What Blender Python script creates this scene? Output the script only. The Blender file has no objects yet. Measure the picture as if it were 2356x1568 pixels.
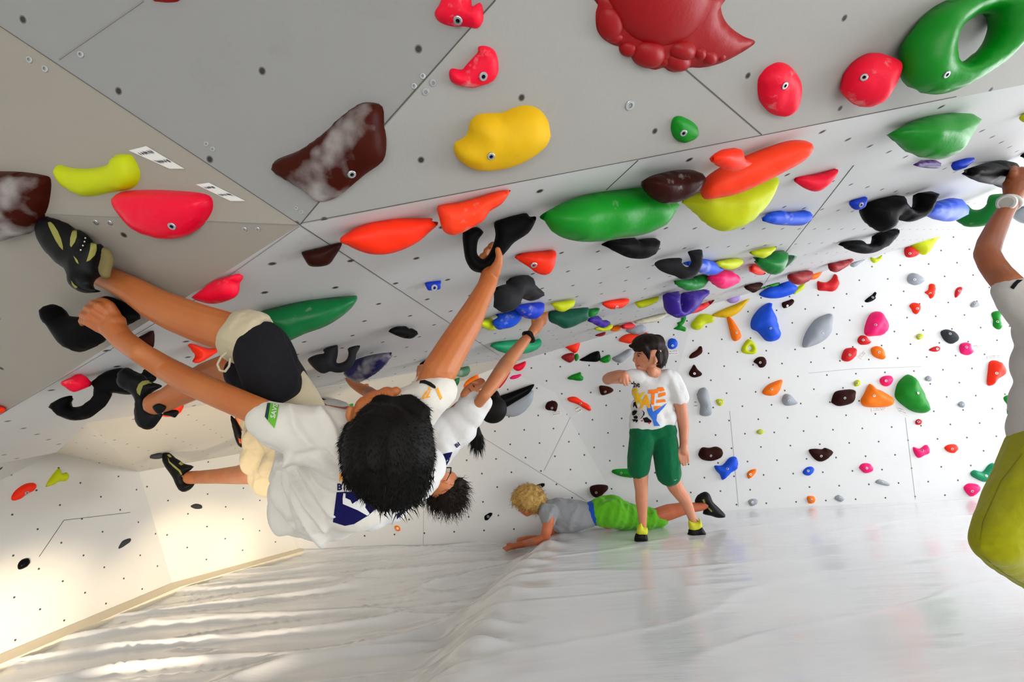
import bpy, bmesh, math, random
from mathutils import Vector, Matrix, noise
from mathutils.bvhtree import BVHTree
from mathutils.geometry import delaunay_2d_cdt

S = bpy.context.scene
COL = S.collection
rnd = random.Random(7)

# ------------------------------------------------------------------ camera
FPX = 1150.0
PITCH, ROLL = math.radians(6.0), math.radians(2.6)
CAM = Vector((0, 0, 1.1))
_r0 = Vector((1, 0, 0)); _u0 = Vector((0, -math.sin(PITCH), math.cos(PITCH)))
FW = Vector((0, math.cos(PITCH), math.sin(PITCH)))
CR = _r0 * math.cos(ROLL) - _u0 * math.sin(ROLL)
CU = _r0 * math.sin(ROLL) + _u0 * math.cos(ROLL)
cd = bpy.data.cameras.new('camera'); cam = bpy.data.objects.new('camera', cd); COL.objects.link(cam)
cd.sensor_width = 36.0; cd.lens = 36.0 * FPX / 2356.0; cd.clip_start = 0.05; cd.clip_end = 200
cam.matrix_world = Matrix(((CR.x, CU.x, -FW.x, CAM.x), (CR.y, CU.y, -FW.y, CAM.y), (CR.z, CU.z, -FW.z, CAM.z), (0, 0, 0, 1)))
S.camera = cam
S.view_settings.view_transform = 'Standard'; S.view_settings.look = 'None'
S.view_settings.exposure = 0.2; S.view_settings.gamma = 1.0; S.view_settings.use_curve_mapping = False

# ------------------------------------------------------------------ daylight and added fill lights
wd = bpy.data.worlds.new('daylight'); S.world = wd; wd.use_nodes = True
bg = wd.node_tree.nodes['Background']; bg.inputs[0].default_value = (0.93, 0.96, 1.0, 1); bg.inputs[1].default_value = 2.4

def area(name, loc, target, w, h, power, color, spread=180):
    l = bpy.data.lights.new(name, 'AREA'); l.shape = 'RECTANGLE'; l.size = w; l.size_y = h
    l.energy = power; l.color = color; l.spread = math.radians(spread)
    o = bpy.data.objects.new(name, l); COL.objects.link(o); o.location = loc
    o.rotation_euler = (Vector(target) - Vector(loc)).to_track_quat('-Z', 'Y').to_euler()
    return o
area('daylight_window_back', (6.6, 4.75, 1.3), (1.5, 0.5, 1.0), 3.2, 2.2, 75, (0.95, 0.97, 1.0))
area('daylight_window_side', (8.7, 1.0, 1.4), (0, 2.6, 1.0), 5.0, 2.4, 275, (0.95, 0.97, 1.0))

area('added_rear_fill', (1.5, -3.4, 0.8), (0.3, 3.5, 0.2), 5.0, 1.4, 26, (1.0, 0.97, 0.93), 80)  # added fill from behind the camera; the rear wall has no window
def spot(name, loc, target, power, ang, color, blend=1.0, rad=0.12):
    l = bpy.data.lights.new(name, 'SPOT'); l.energy = power; l.color = color
    l.spot_size = math.radians(ang); l.spot_blend = blend; l.shadow_soft_size = rad
    o = bpy.data.objects.new(name, l); COL.objects.link(o); o.location = loc
    o.rotation_euler = (Vector(target) - Vector(loc)).to_track_quat('-Z', 'Y').to_euler()
    return o
WARM = (1.0, 0.80, 0.55)
spot('added_glow_spot_a', (-1.3, 0.5, 0.0), (-3.05, 3.2, -0.06), 620, 19, WARM, 1.0, .05)  # added spots making the glow along the left wall's foot, no fixtures there
spot('added_glow_spot_b', (-0.9, 0.7, 0.0), (-2.50, 3.87, -0.08), 560, 18, WARM, 1.0, .05)
spot('added_slope_fill', (-1.0, 0.8, 0.0), (-1.5, 3.5, 0.95), 150, 58, WARM, 1.0, .08)  # added fill in place of warm bounce light on the left slope
spot('added_glow_spot_c', (-0.5, 0.9, 0.0), (-2.08, 4.38, -0.08), 520, 17, WARM, 1.0, .05)

def ray(px, py): return FW + CR * ((px - 1178.0) / FPX) + CU * ((784.0 - py) / FPX)
def P(px, py, t): return CAM + ray(px, py) * t
def at_z(px, py, z): d = ray(px, py); return CAM + d * ((z - CAM.z) / d.z)
def at_y(px, py, y): d = ray(px, py); return CAM + d * (y / d.y)
def depth(p): return (p - CAM).dot(FW)
def proj(p):
    v = p - CAM; z = v.dot(FW); return (1178 + FPX * v.dot(CR) / z, 784 - FPX * v.dot(CU) / z)
class Plane:
    def __init__(s, a, b, c):
        s.a = a; s.n = (b - a).cross(c - a).normalized()
        if s.n.dot(CAM - a) < 0: s.n = -s.n
    def hit(s, px, py):
        d = ray(px, py); return CAM + d * ((s.a - CAM).dot(s.n) / d.dot(s.n))

# ------------------------------------------------------------------ materials
def lin(h):
    h = h.lstrip('#'); c = [int(h[i:i + 2], 16) / 255 for i in (0, 2, 4)]
    return tuple([(x / 12.92 if x <= 0.04045 else ((x + 0.055) / 1.055) ** 2.4) for x in c]) + (1,)
def newmat(name):
    m = bpy.data.materials.new(name); m.use_nodes = True
    nt = m.node_tree; b = nt.nodes['Principled BSDF']; return m, nt, b
def mth(nt, op, a, b=None, c=None):
    n = nt.nodes.new('ShaderNodeMath'); n.operation = op
    for i, v in enumerate((a, b, c)):
        if v is None: continue
        if isinstance(v, (int, float)): n.inputs[i].default_value = v
        else: nt.links.new(v, n.inputs[i])
    return n.outputs[0]
def ramp(nt, fac, stops):
    r = nt.nodes.new('ShaderNodeValToRGB'); nt.links.new(fac, r.inputs[0])
    while len(r.color_ramp.elements) < len(stops): r.color_ramp.elements.new(0.5)
    for e, (p, c) in zip(r.color_ramp.elements, stops): e.position = p; e.color = c
    return r.outputs[0]
def tex_noise(nt, scale, detail=4, rough=0.55, coord='Object', vscale=None):
    tc = nt.nodes.new('ShaderNodeTexCoord'); n = nt.nodes.new('ShaderNodeTexNoise')
    n.inputs['Scale'].default_value = scale; n.inputs['Detail'].default_value = detail; n.inputs['Roughness'].default_value = rough
    src = tc.outputs[coord]
    if vscale:
        mp = nt.nodes.new('ShaderNodeMapping'); mp.inputs['Scale'].default_value = vscale; nt.links.new(src, mp.inputs[0]); src = mp.outputs[0]
    nt.links.new(src, n.inputs[0]); return n.outputs[0]
def mix(nt, fac, a, b):
    m = nt.nodes.new('ShaderNodeMix'); m.data_type = 'RGBA'
    for sock, v in ((m.inputs[0], fac), (m.inputs[6], a), (m.inputs[7], b)):
        if isinstance(v, (int, float)): sock.default_value = v
        elif isinstance(v, tuple): sock.default_value = v
        else: nt.links.new(v, sock)
    return m.outputs[2]
def bump(nt, b, h, strength=0.3, dist=0.01):
    n = nt.nodes.new('ShaderNodeBump'); n.inputs['Strength'].default_value = strength; n.inputs['Distance'].default_value = dist
    nt.links.new(h, n.inputs['Height']); nt.links.new(n.outputs[0], b.inputs['Normal'])
MATS = {}
def plastic(name, hexcol, chalk=0.25, rough=0.5):
    key = (name, chalk)
    if key in MATS: return MATS[key]
    m, nt, b = newmat(name + ('_chalked' if chalk > 0.3 else '_resin')); c = lin(hexcol)
    big = chalk > .55; n1 = tex_noise(nt, 5.5 if big else 9, 3 if big else 6, 0.5 if big else 0.62); n2 = tex_noise(nt, 45, 3, 0.6)
    s = mth(nt, 'ADD', mth(nt, 'MULTIPLY', n1, 0.93 if big else 0.8), mth(nt, 'MULTIPLY', n2, 0.07 if big else 0.2))
    hi = 0.60 if big else 0.70 - 0.19 * chalk
    f = ramp(nt, s, [(hi - 0.03, (0, 0, 0, 1)), (hi + (0.14 if big else 0.10), (1, 1, 1, 1))])
    f = mth(nt, 'MULTIPLY', f, 0.35 + 0.6 * min(chalk, 1.0))
    nt.links.new(mix(nt, f, c, (0.62, 0.60, 0.58, 1)), b.inputs['Base Color'])
    b.inputs['Roughness'].default_value = rough
    b.inputs['Specular IOR Level'].default_value = 0.05 if max(c[:3]) < .06 else 0.25
    bump(nt, b, n2, 0.25, 0.004)
    MATS[key] = m; return m
def simple(name, hexcol, rough=0.6, metal=0.0, bumpscale=None, bstr=0.3, var=0.0):
    if name in MATS: return MATS[name]
    m, nt, b = newmat(name); c = lin(hexcol); b.inputs['Base Color'].default_value = c
    b.inputs['Roughness'].default_value = rough; b.inputs['Metallic'].default_value = metal
    if max(c[:3]) < .06: b.inputs['Specular IOR Level'].default_value = 0.15
    if var:
        n = tex_noise(nt, 14, 3); d = tuple([x * (1 - var) for x in c[:3]]) + (1,)
        nt.links.new(mix(nt, n, d, c), b.inputs['Base Color'])
    if bumpscale: bump(nt, b, tex_noise(nt, bumpscale, 4), bstr, 0.004)
    MATS[name] = m; return m
def skin_mat(name, hexcol, sss=0.12):
    if name in MATS: return MATS[name]
    m, nt, b = newmat(name); c = lin(hexcol)
    n = tex_noise(nt, 9, 4); c2 = (c[0] * 0.93, c[1] * 0.74, c[2] * 0.68, 1)
    nt.links.new(mix(nt, ramp(nt, n, [(0.35, (0, 0, 0, 1)), (0.7, (1, 1, 1, 1))]), c, c2), b.inputs['Base Color'])
    b.inputs['Roughness'].default_value = 0.5
    b.inputs['Subsurface Weight'].default_value = sss; b.inputs['Subsurface Radius'].default_value = (0.02, 0.008, 0.004)
    b.inputs['Subsurface Scale'].default_value = 0.5
    bump(nt, b, tex_noise(nt, 160, 3), 0.12, 0.002)
    MATS[name] = m; return m
def cloth(name, hexcol, wrinkle=0.5, scale=7.0, vs=(1, 1, 1), rough=0.9):
    if name in MATS: return MATS[name]
    m, nt, b = newmat(name); b.inputs['Base Color'].default_value = lin(hexcol); b.inputs['Roughness'].default_value = rough
    b.inputs['Sheen Weight'].default_value = 0.0 if lin(hexcol)[1] < .05 else 0.12; b.inputs['Specular IOR Level'].default_value = 0.15
    n1 = tex_noise(nt, scale, 3, 0.5, vscale=vs); n2 = tex_noise(nt, 220, 2, 0.5)
    bump(nt, b, mth(nt, 'ADD', n1, mth(nt, 'MULTIPLY', n2, 0.02)), wrinkle, 0.05)
    MATS[name] = m; return m
def wallmat(name, base, holes=True, su=0.26, ou=0.0, ov=0.0, rhole=0.0068, dirt=0.35):
    """painted plywood with a staggered grid of bolt holes, UV in metres"""
    m, nt, b = newmat(name)
    uv = nt.nodes.new('ShaderNodeUVMap'); sp = nt.nodes.new('ShaderNodeSeparateXYZ'); nt.links.new(uv.outputs[0], sp.inputs[0])
    n = tex_noise(nt, 2.2, 6, 0.6); n2 = tex_noise(nt, 60, 4, 0.6); n3 = tex_noise(nt, 5.5, 8, 0.75)
    c = lin(base); d = (c[0] * 0.93, c[1] * 0.925, c[2] * 0.91, 1); scuff = (c[0] * 0.68, c[1] * 0.67, c[2] * 0.65, 1)
    col = mix(nt, n, d, c)
    sc = ramp(nt, n3, [(0.60, (0, 0, 0, 1)), (0.74, (1, 1, 1, 1))])
    col = mix(nt, mth(nt, 'MULTIPLY', sc, dirt), col, scuff)
    if holes:
        u = mth(nt, 'DIVIDE', mth(nt, 'ADD', sp.outputs[0], ou + 50), su); v = mth(nt, 'DIVIDE', mth(nt, 'ADD', sp.outputs[1], ov + 50), su * 0.93)
        ds = []
        for off in (0.0, 0.5):
            fu = mth(nt, 'MULTIPLY', mth(nt, 'SUBTRACT', mth(nt, 'FRACT', mth(nt, 'ADD', u, off)), 0.5), su)
            fv = mth(nt, 'MULTIPLY', mth(nt, 'SUBTRACT', mth(nt, 'FRACT', mth(nt, 'ADD', v, off)), 0.5), su * 0.93)
            ds.append(mth(nt, 'SQRT', mth(nt, 'ADD', mth(nt, 'MULTIPLY', fu, fu), mth(nt, 'MULTIPLY', fv, fv))))
        dmin = mth(nt, 'MINIMUM', ds[0], ds[1])
        h = mth(nt, 'LESS_THAN', dmin, rhole)
        ringm = mth(nt, 'SUBTRACT', mth(nt, 'LESS_THAN', dmin, rhole * 1.45), h)
        col = mix(nt, ringm, col, (c[0] * .45, c[1] * .44, c[2] * .42, 1))
        col = mix(nt, h, col, (0.02, 0.015, 0.012, 1))
    nt.links.new(col, b.inputs['Base Color']); b.inputs['Roughness'].default_value = 0.62
    bump(nt, b, n2, 0.12, 0.003)
    return m

# ------------------------------------------------------------------ object helpers
def link(name, me, mat=None, parent=None, smooth=True):
    o = bpy.data.objects.new(name, me); COL.objects.link(o)
    if mat is not None:
        for mm in (mat if isinstance(mat, list) else [mat]): me.materials.append(mm)
    if smooth:
        for p in me.polygons: p.use_smooth = True
    if parent is not None:
        o.parent = parent; o.matrix_parent_inverse = Matrix.Translation(parent.location).inverted() if parent.parent is None else Matrix.Identity(4)
    return o
def tag(o, label, cat=None, group=None, kind=None):
    if label: o['label'] = label
    if cat: o['category'] = cat
    if group: o['group'] = group
    if kind: o['kind'] = kind
    return o
def mesh_py(name, vs, fs):
    me = bpy.data.meshes.new(name); me.from_pydata([tuple(v) for v in vs], [], fs); me.update(); return me
def from_bm(name, bm):
    me = bpy.data.meshes.new(name); bmesh.ops.recalc_face_normals(bm, faces=bm.faces[:]); bm.to_mesh(me); bm.free(); return me
def empty(name, loc, label, cat, group=None):
    o = bpy.data.objects.new(name, None); COL.objects.link(o); o.location = loc; o.empty_display_size = 0.1
    tag(o, label, cat, group); return o
# ================================================================== THE SETTING
YB = 4.53
HP = Plane(at_y(2180, 540, YB), at_y(1560, 722, YB), P(1130, 500, 1.25))      # the long low roof
H = HP.hit
fl0 = at_z(690, 1272, -.2); fl1 = at_z(0, 1465, -.2)
WP = Plane(fl0, fl1, fl0 + Vector((0, 0, 1)))
V0 = H(690, 517); L1 = H(0, 955); L2 = L1 + (L1 - V0) * 0.8
N1 = P(0, 60, .95); N2 = N1 + (N1 - V0) * 1.6
M1 = P(0, 488, 1.08); M2 = M1 + (M1 - V0) * 1.4
T1 = P(1140, 0, .85); T2 = T1 + (T1 - V0) * 2.2
R1 = H(1750, 312); R2 = V0 + (R1 - V0) * 6.0
F1 = P(125, 1040, 3.08)
G1 = WP.hit(320, 1085); G2 = WP.hit(568, 1040); G3 = at_y(665, 1030, YB)
FB = WP.hit(400, 1352); FB.z = -.2; FP = Plane(F1, G1, FB)
F0 = F1 + (FP.hit(0, 1105) - F1) * 6; FB0 = FB + Vector((0, 0, 1)).cross(FP.n).normalized() * 3.0
if FB0.y > FB.y: FB0 = FB * 2 - FB0
K1 = at_y(1276, 902, YB); K2 = at_y(1432, 1175, YB)
J1 = at_y(1600, 706, YB); X1 = at_y(1560, 850, YB)
XR = 4.62
HZ = lambda x, y: HP.a.z - ((x - HP.a.x) * HP.n.x + (y - HP.a.y) * HP.n.y) / HP.n.z
def hp(x, y): return Vector((x, y, HZ(x, y)))
K0 = hp(-0.12, YB)

SURF_V, SURF_F = [], []
def facet(name, poly, mat, thick=0.03, flipto=CAM, register=True):
    """a plywood panel: a polygon with real thickness, UV in metres on its face"""
    poly = [Vector(p) for p in poly]
    n = Vector((0, 0, 0))
    for i in range(len(poly)): n += poly[i].cross(poly[(i + 1) % len(poly)])
    n.normalize()
    if n.dot(flipto - poly[0]) < 0: poly = poly[::-1]; n = -n
    u = Vector((0, 0, 1)).cross(n)
    if u.length < 0.2: u = Vector((1, 0, 0)) - n * n.x
    u.normalize(); v = n.cross(u)
    k = len(poly); vs = poly + [p - n * thick for p in poly]
    fs = [list(range(k)), list(range(2 * k - 1, k - 1, -1))] + [[i, i + k, (i + 1) % k + k, (i + 1) % k] for i in range(k)]
    me = mesh_py(name, vs, fs); uvl = me.uv_layers.new(name='UVMap')
    for lp in me.loops:
        p = me.vertices[lp.vertex_index].co; uvl.data[lp.index].uv = (p.dot(u), p.dot(v))
    o = link(name, me, mat, smooth=False); tag(o, None, kind='structure')
    if register:
        b = len(SURF_V); SURF_V.extend(poly)
        for i in range(1, k - 1): SURF_F.append((b, b + i, b + i + 1))
    return o
WALLC = '#c8c9ca'; ROOFC = '#9c9b97'; ROOFL = '#9c958b'  # front roof panels: their shade is put into darker base colours
mA = wallmat('plywood_roof_shaded', '#929291', su=0.30, ou=.05, ov=.1, rhole=.005)  # this panel's dimness is put into the grey as well
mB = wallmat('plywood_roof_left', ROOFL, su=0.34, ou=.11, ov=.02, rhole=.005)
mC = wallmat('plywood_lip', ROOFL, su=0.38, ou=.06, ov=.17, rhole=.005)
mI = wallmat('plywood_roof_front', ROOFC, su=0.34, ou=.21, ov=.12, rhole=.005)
mH = wallmat('plywood_low_roof', WALLC, su=0.27, ou=.03, ov=.08, dirt=.5)
mK = wallmat('plywood_back_wall', '#d9dadb', su=0.262, ou=.10, ov=.03, rhole=.006, dirt=.3)
mL = wallmat('plywood_back_panel', '#d2d3d4', su=0.262, ou=.14, ov=.09, rhole=.006)
mE = wallmat('plywood_left_slope', '#d6d2c8', su=0.262, ou=.1, ov=.05, rhole=.0045)
mF = wallmat('plywood_left_wall', '#cfcdc8', su=0.24, ou=.1, ov=.05, rhole=.0045)
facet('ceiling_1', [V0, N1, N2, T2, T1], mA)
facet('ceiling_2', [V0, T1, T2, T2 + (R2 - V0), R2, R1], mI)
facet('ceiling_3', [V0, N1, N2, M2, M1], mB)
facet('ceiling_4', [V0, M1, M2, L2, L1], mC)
e1, e2 = H(200, 972), H(1150, 828)
facet('ceiling_5', [V0, R1, R2, hp(9.5, YB + 0.1), hp(J1.x, YB), hp(K0.x, YB), e2, e1, H(130, 1040), F1 + Vector((0, 0, .0)), F0, L2, L1], mH)
# lower left slope, side wall and back wall
facet('wall_left_slope', [e1, e2, K0, G3, G2, G1, F1], mE) if False else None
facet('wall_left_slope_1', [F1, e1, G1], mE)
facet('wall_left_slope_2', [e1, H(700, 897), G2, G1], mE)
facet('wall_left_slope_3', [H(700, 897), e2, K0, G3, G2], mE)
facet('wall_left_1', [F0, F1, G1, FB, FB0], mF)
facet('wall_left_3', [G1, G2, G3, Vector((fl0.x, YB, -.2)), FB], mE)
zb = -0.25
facet('wall_back_1', [G3, K0, K1, K2, Vector((K2.x, YB, zb)), Vector((fl0.x - .05, YB, zb))], mK)
off = Vector((0, 0.0, 0))
K1b = K1 + Vector((0, .0, 0)); 
facet('wall_back_2', [K0, Vector((J1.x, YB, HZ(J1.x, YB))), X1, Vector((X1.x - .05, YB, zb)), Vector((K2.x, YB, zb)), K2, K1], mL)
facet('wall_back_3', [Vector((J1.x, YB, HZ(J1.x, YB))), Vector((XR, YB, HZ(XR, YB))), Vector((XR, YB, zb)), Vector((X1.x - .05, YB, zb)), X1], mK)
# walls outside the picture: far left and rear, with window openings on the right and back
wm = simple('white_paint', '#dcdad4', 0.7)
def box(name, a, b, mat, kind='structure', parent=None, bev=0.0):
    bm = bmesh.new(); bmesh.ops.create_cube(bm, size=1)
    for v in bm.verts: v.co = Vector([(a[i] + b[i]) / 2 + v.co[i] * abs(b[i] - a[i]) for i in range(3)])
    if bev: bmesh.ops.bevel(bm, geom=bm.edges[:], offset=bev, segments=2, affect='EDGES', profile=0.7)
    o = link(name, from_bm(name, bm), mat, parent, smooth=False)
    if kind: tag(o, None, kind=kind)
    return o
box('wall_right', (9.3, -4, -.2), (9.4, 5.2, .35), wm)
box('wall_rear', (-7, -4.1, -.2), (9.4, -4.0, 4.2), wm)
box('wall_left_far', (-7.1, -4.1, -.2), (-7, 4, 4.2), wm)
box('ceiling_6', (-7.1, -4.1, 4.2), (9.4, 3.0, 4.3), wm)
box('wall_right_top', (9.3, -4, 2.6), (9.4, 5.2, 4.2), wm)
# window frames on the far right (behind the climber at the edge of the picture)
fr = simple('white_frame', '#e8e8e8', 0.4)
def window(n, x0, x1, z0, z1, y):
    r = bpy.data.objects.new('window_%d' % n, None); COL.objects.link(r); r.location = (x0, y, z0); tag(r, None, kind='structure')
    w = .06
    for nm, a, b in (('frame', (x0, y, z0), (x0 + w, y + .08, z1)), ('frame', (x1 - w, y, z0), (x1, y + .08, z1)),
                     ('frame', (x0 + w, y, z0), (x1 - w, y + .08, z0 + w)), ('frame', (x0 + w, y, z1 - w), (x1 - w, y + .08, z1))):
        box(nm, a, b, fr, None, r)
window(1, XR + .02, XR + 2.3, .0, 2.35, YB + .02); window(2, XR + 2.32, XR + 4.6, .0, 2.35, YB + .02)

# base board along the foot of the left wall
dirw = (fl1 - fl0).normalized(); nw = Vector((-dirw.y, dirw.x, 0)); nw = nw if nw.dot(CAM - fl0) > 0 else -nw
tm = simple('pale_wood_trim', '#d9cdb4', 0.55, bumpscale=40)
a0 = fl0 - nw * .04; a1 = FB + nw * .0; a2 = FB0 + nw * .0
vs = []
for p in (a0, a1, a2):
    for dn, dz in ((0.0, -.06), (.12, -.06), (.12, .035), (0.0, .045)): vs.append(p + nw * dn + Vector((0, 0, dz)))
o = link('baseboard_left', mesh_py('baseboard_left', vs, [(0, 1, 5, 4), (1, 2, 6, 5), (2, 3, 7, 6), (3, 0, 4, 7), (4, 5, 9, 8), (5, 6, 10, 9), (6, 7, 11, 10), (7, 4, 8, 11), (0, 3, 2, 1), (8, 9, 10, 11)]), tm, smooth=False); tag(o, None, kind='structure')

# ---- the mats under their plastic cover: two levels with a wrinkled step between
def seam_x(y): return -0.23 + (y - 2.15) * 0.22 + max(0, y - 2.9) ** 2 * 0.12 + (0.10 * (y - 2.15) if y < 2.15 else 0)
def fz(x, y):
    s = (x - seam_x(y) + 0.42) / 0.42; s = max(0, min(1, s)); s = s * s * (3 - 2 * s)
    z = -0.2 * (1 - s)
    # long taut folds of the sheeting
    q = Vector((x * 0.55 + 0.28 * y, y * 3.4 - x * 0.5, 1.7)); w = noise.noise(q)
    left = 1 - s
    ridge = max(0, 0.18 - abs(w)) / 0.18
    z += (ridge ** 2) * (0.030 * left + 0.004)
    w2 = noise.noise(Vector((x * 0.9, y * 9 - x * .8, 7.1)))
    z += w2 * 0.0035 * (left * 1.2 + .35)
    w3 = noise.noise(Vector((x * .8 + .5 * y, y * 8.5 - x * 1.6, 23.1))); z += (max(0, .12 - abs(w3)) / .12) ** 3 * (.010 * left + .0016)
    tr = math.exp(-((x - seam_x(y) + .15) / 0.22) ** 2)
    z += tr * 0.03 * math.sin(y * 26 + x * 11 + 3 * noise.noise(Vector((x * 2, y * 2, 0)))) * abs(noise.noise(Vector((x * 3, y * 2.2, 5)))) * 1.6
    return z
def lerp_axis(segs):
    out = []
    for a, b, n in segs: out += [a + (b - a) * i / n for i in range(n)]
    return out + [segs[-1][1]]
xs = lerp_axis([(-6.5, -3.4, 14), (-3.4, 1.2, 210), (1.2, 4.2, 70), (4.2, 9.3, 20)]); ys = lerp_axis([(-4, 1.2, 22), (1.2, YB, 260)])
vs = [(x, y, fz(x, y)) for y in ys for x in xs]; nx = len(xs)
fs = [(j * nx + i, j * nx + i + 1, (j + 1) * nx + i + 1, (j + 1) * nx + i) for j in range(len(ys) - 1) for i in range(nx - 1)]
m, nt, b = newmat('plastic_mat_cover')
n1 = tex_noise(nt, 1.6, 3, vscale=(0.7, 3.2, 1)); n2 = tex_noise(nt, 5, 5, 0.6, vscale=(0.8, 5, 1)); n3 = tex_noise(nt, 1.2, 3)
c = ramp(nt, n3, [(0.3, lin('#d9dbdd')), (0.7, lin('#e6e7e8'))]); nt.links.new(c, b.inputs['Base Color'])
b.inputs['Roughness'].default_value = 0.2; b.inputs['Specular IOR Level'].default_value = 0.75
b.inputs['Coat Weight'].default_value = 0.5; b.inputs['Coat Roughness'].default_value = 0.12
bump(nt, b, mth(nt, 'ADD', mth(nt, 'MULTIPLY', n1, 0.6), mth(nt, 'MULTIPLY', n2, 0.25)), 0.35, 0.02)
flo = link('floor', mesh_py('floor', vs, fs), m); tag(flo, None, kind='structure')

SURF = BVHTree.FromPolygons([tuple(v) for v in SURF_V], SURF_F)
def wall_hit(px, py):
    loc, n, i, d = SURF.ray_cast(CAM, ray(px, py).normalized())
    if loc is None: return None, None, None
    if n.dot(CAM - loc) < 0: n = -n
    return loc, n, depth(loc)
def wt(px, py):
    r = wall_hit(px, py)[2]; return r if r else 4.5

# panel seams (thin gaps filled dark), each a real sliver lying on the surface
sm = simple('panel_gap', '#54524e', 0.9); seamn = [0]
def seam(pts, w=0.0022, mat=None):
    seamn[0] += 1; vs = []; fs = []; N = 0
    for (x0, y0), (x1, y1) in zip(pts[:-1], pts[1:]):
        K = 10
        for k in range(K + 1):
            f = k / K; loc, n, d = wall_hit(x0 + (x1 - x0) * f, y0 + (y1 - y0) * f)
            if loc is None: continue
            l2, n2, d2 = wall_hit(x0 + (x1 - x0) * (f + .01), y0 + (y1 - y0) * (f + .01))
            if l2 is None: l2 = loc + Vector((.01, 0, 0))
            t = (l2 - loc).normalized(); s = t.cross(n).normalized() * w / 2
            vs += [loc - s - n * .001, loc + s - n * .001, loc + s + n * .0012, loc - s + n * .0012]
            if k > 0: 
                b = len(vs) - 8
                for i in range(4): fs.append((b + i, b + (i + 1) % 4, b + 4 + (i + 1) % 4, b + 4 + i))
    if vs:
        o = link('trim_%d' % seamn[0], mesh_py('seam', vs, fs), mat or sm, smooth=False); tag(o, None, kind='structure')
sg = simple('panel_gap_pale', '#8b8985', .9); seam([(136, 136), (330, 2)], .003, sg); seam([(0, 60), (690, 517)], .0009); seam([(690, 517), (880, 292), (1140, 0)])
seam([(690, 517), (1148, 817)], .0016); seam([(1752, 309), (1578, 160)]); seam([(692, 513), (1468, 366)], .0012); seam([(1468, 368), (1395, 436)], .002)
seam([(1468, 366), (1752, 311), (2200, 222)], .0015); seam([(1964, 380), (1800, 590), (1757, 655)], .003)
seam([(686, 517), (560, 512), (0, 487)], .0012, sg); seam([(688, 520), (450, 688), (0, 953)], .0012, sg)
seam([(1312, 960), (1252, 1082)], .003, sg); seam([(1085, 990), (1240, 1085), (1350, 1152)], .003, sg)
sp_ = simple('panel_gap_light', '#a9a7a2', .9)
seam([(1679, 945), (1699, 1165)], .004, sp_); seam([(2083, 960), (2106, 1148)], .004, sp_); seam([(1860, 858), (1965, 848), (2120, 843)], .003, sp_)
seam([(975, 1140), (974, 1252)], .004, sp_)
seam([(147, 1196), (300, 1178)], .003); seam([(147, 1196), (90, 1280)], .003)
# ================================================================== CLIMBING HOLDS
CR_ = {'0': (0, 0, 1), 'T1': (0, 0, 2.941), 'T2': (780, 0, 2.941), 'T3': (1556, 0, 2.941), 'T4': (0, 500, 2.941), 'M1': (780, 500, 4.708), 'M2': (1280, 500, 5.8725),
       'M3': (1680, 300, 3.484), 'M4': (500, 700, 2.613), 'L1': (0, 950, 2.5367), 'L2': (1080, 740, 2.852), 'L3': (1560, 560, 2.4497), 'L4': (1240, 650, 5.1217),
       'N1': (1020, 780, 7.84), 'N2': (680, 720, 6.533), 'N3': (60, 480, 7.84), 'N4': (960, 980, 6.533), 'O1': (80, 820, 4.9), 'O2': (2136, 360, 4.3545),
       'O3': (2156, 900, 2.347), 'O4': (1360, 740, 5.6), 'P1': (1340, 0, 5.3545), 'P2': (1140, 1080, 4.207), 'P3': (560, 980, 4.712), 'P4': (1680, 560, 6.532)}
def pts(crop, s):
    x0, y0, k = CR_[crop]; v = [float(a) for a in s.replace(',', ' ').split()]
    return [(x0 + v[i] / k, y0 + v[i + 1] / k) for i in range(0, len(v), 2)]
def smooth_poly(p, it=1):
    """rounded closed outline through the traced points (Catmull-Rom)"""
    out = []; n = len(p); K = 3
    for i in range(n):
        a, b, c, d = p[i - 1], p[i], p[(i + 1) % n], p[(i + 2) % n]
        for k in range(K):
            t = k / K
            out.append(tuple(0.5 * (2 * b[j] + (c[j] - a[j]) * t + (2 * a[j] - 5 * b[j] + 4 * c[j] - d[j]) * t * t + (3 * b[j] - a[j] - 3 * c[j] + d[j]) * t ** 3) * 1.0 for j in (0, 1)))
    return out
def inpoly(x, y, p):
    c = False; j = len(p) - 1
    for i in range(len(p)):
        if (p[i][1] > y) != (p[j][1] > y) and x < (p[j][0] - p[i][0]) * (y - p[i][1]) / (p[j][1] - p[i][1]) + p[i][0]: c = not c
        j = i
    return c
def segd(x, y, p):
    best = 1e9; n = len(p)
    for i in range(n):
        ax, ay = p[i]; bx, by = p[(i + 1) % n]; dx, dy = bx - ax, by - ay; L = dx * dx + dy * dy
        t = 0 if L == 0 else max(0, min(1, ((x - ax) * dx + (y - ay) * dy) / L))
        d = (x - ax - t * dx) ** 2 + (y - ay - t * dy) ** 2
        if d < best: best = d
    return math.sqrt(best)
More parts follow.
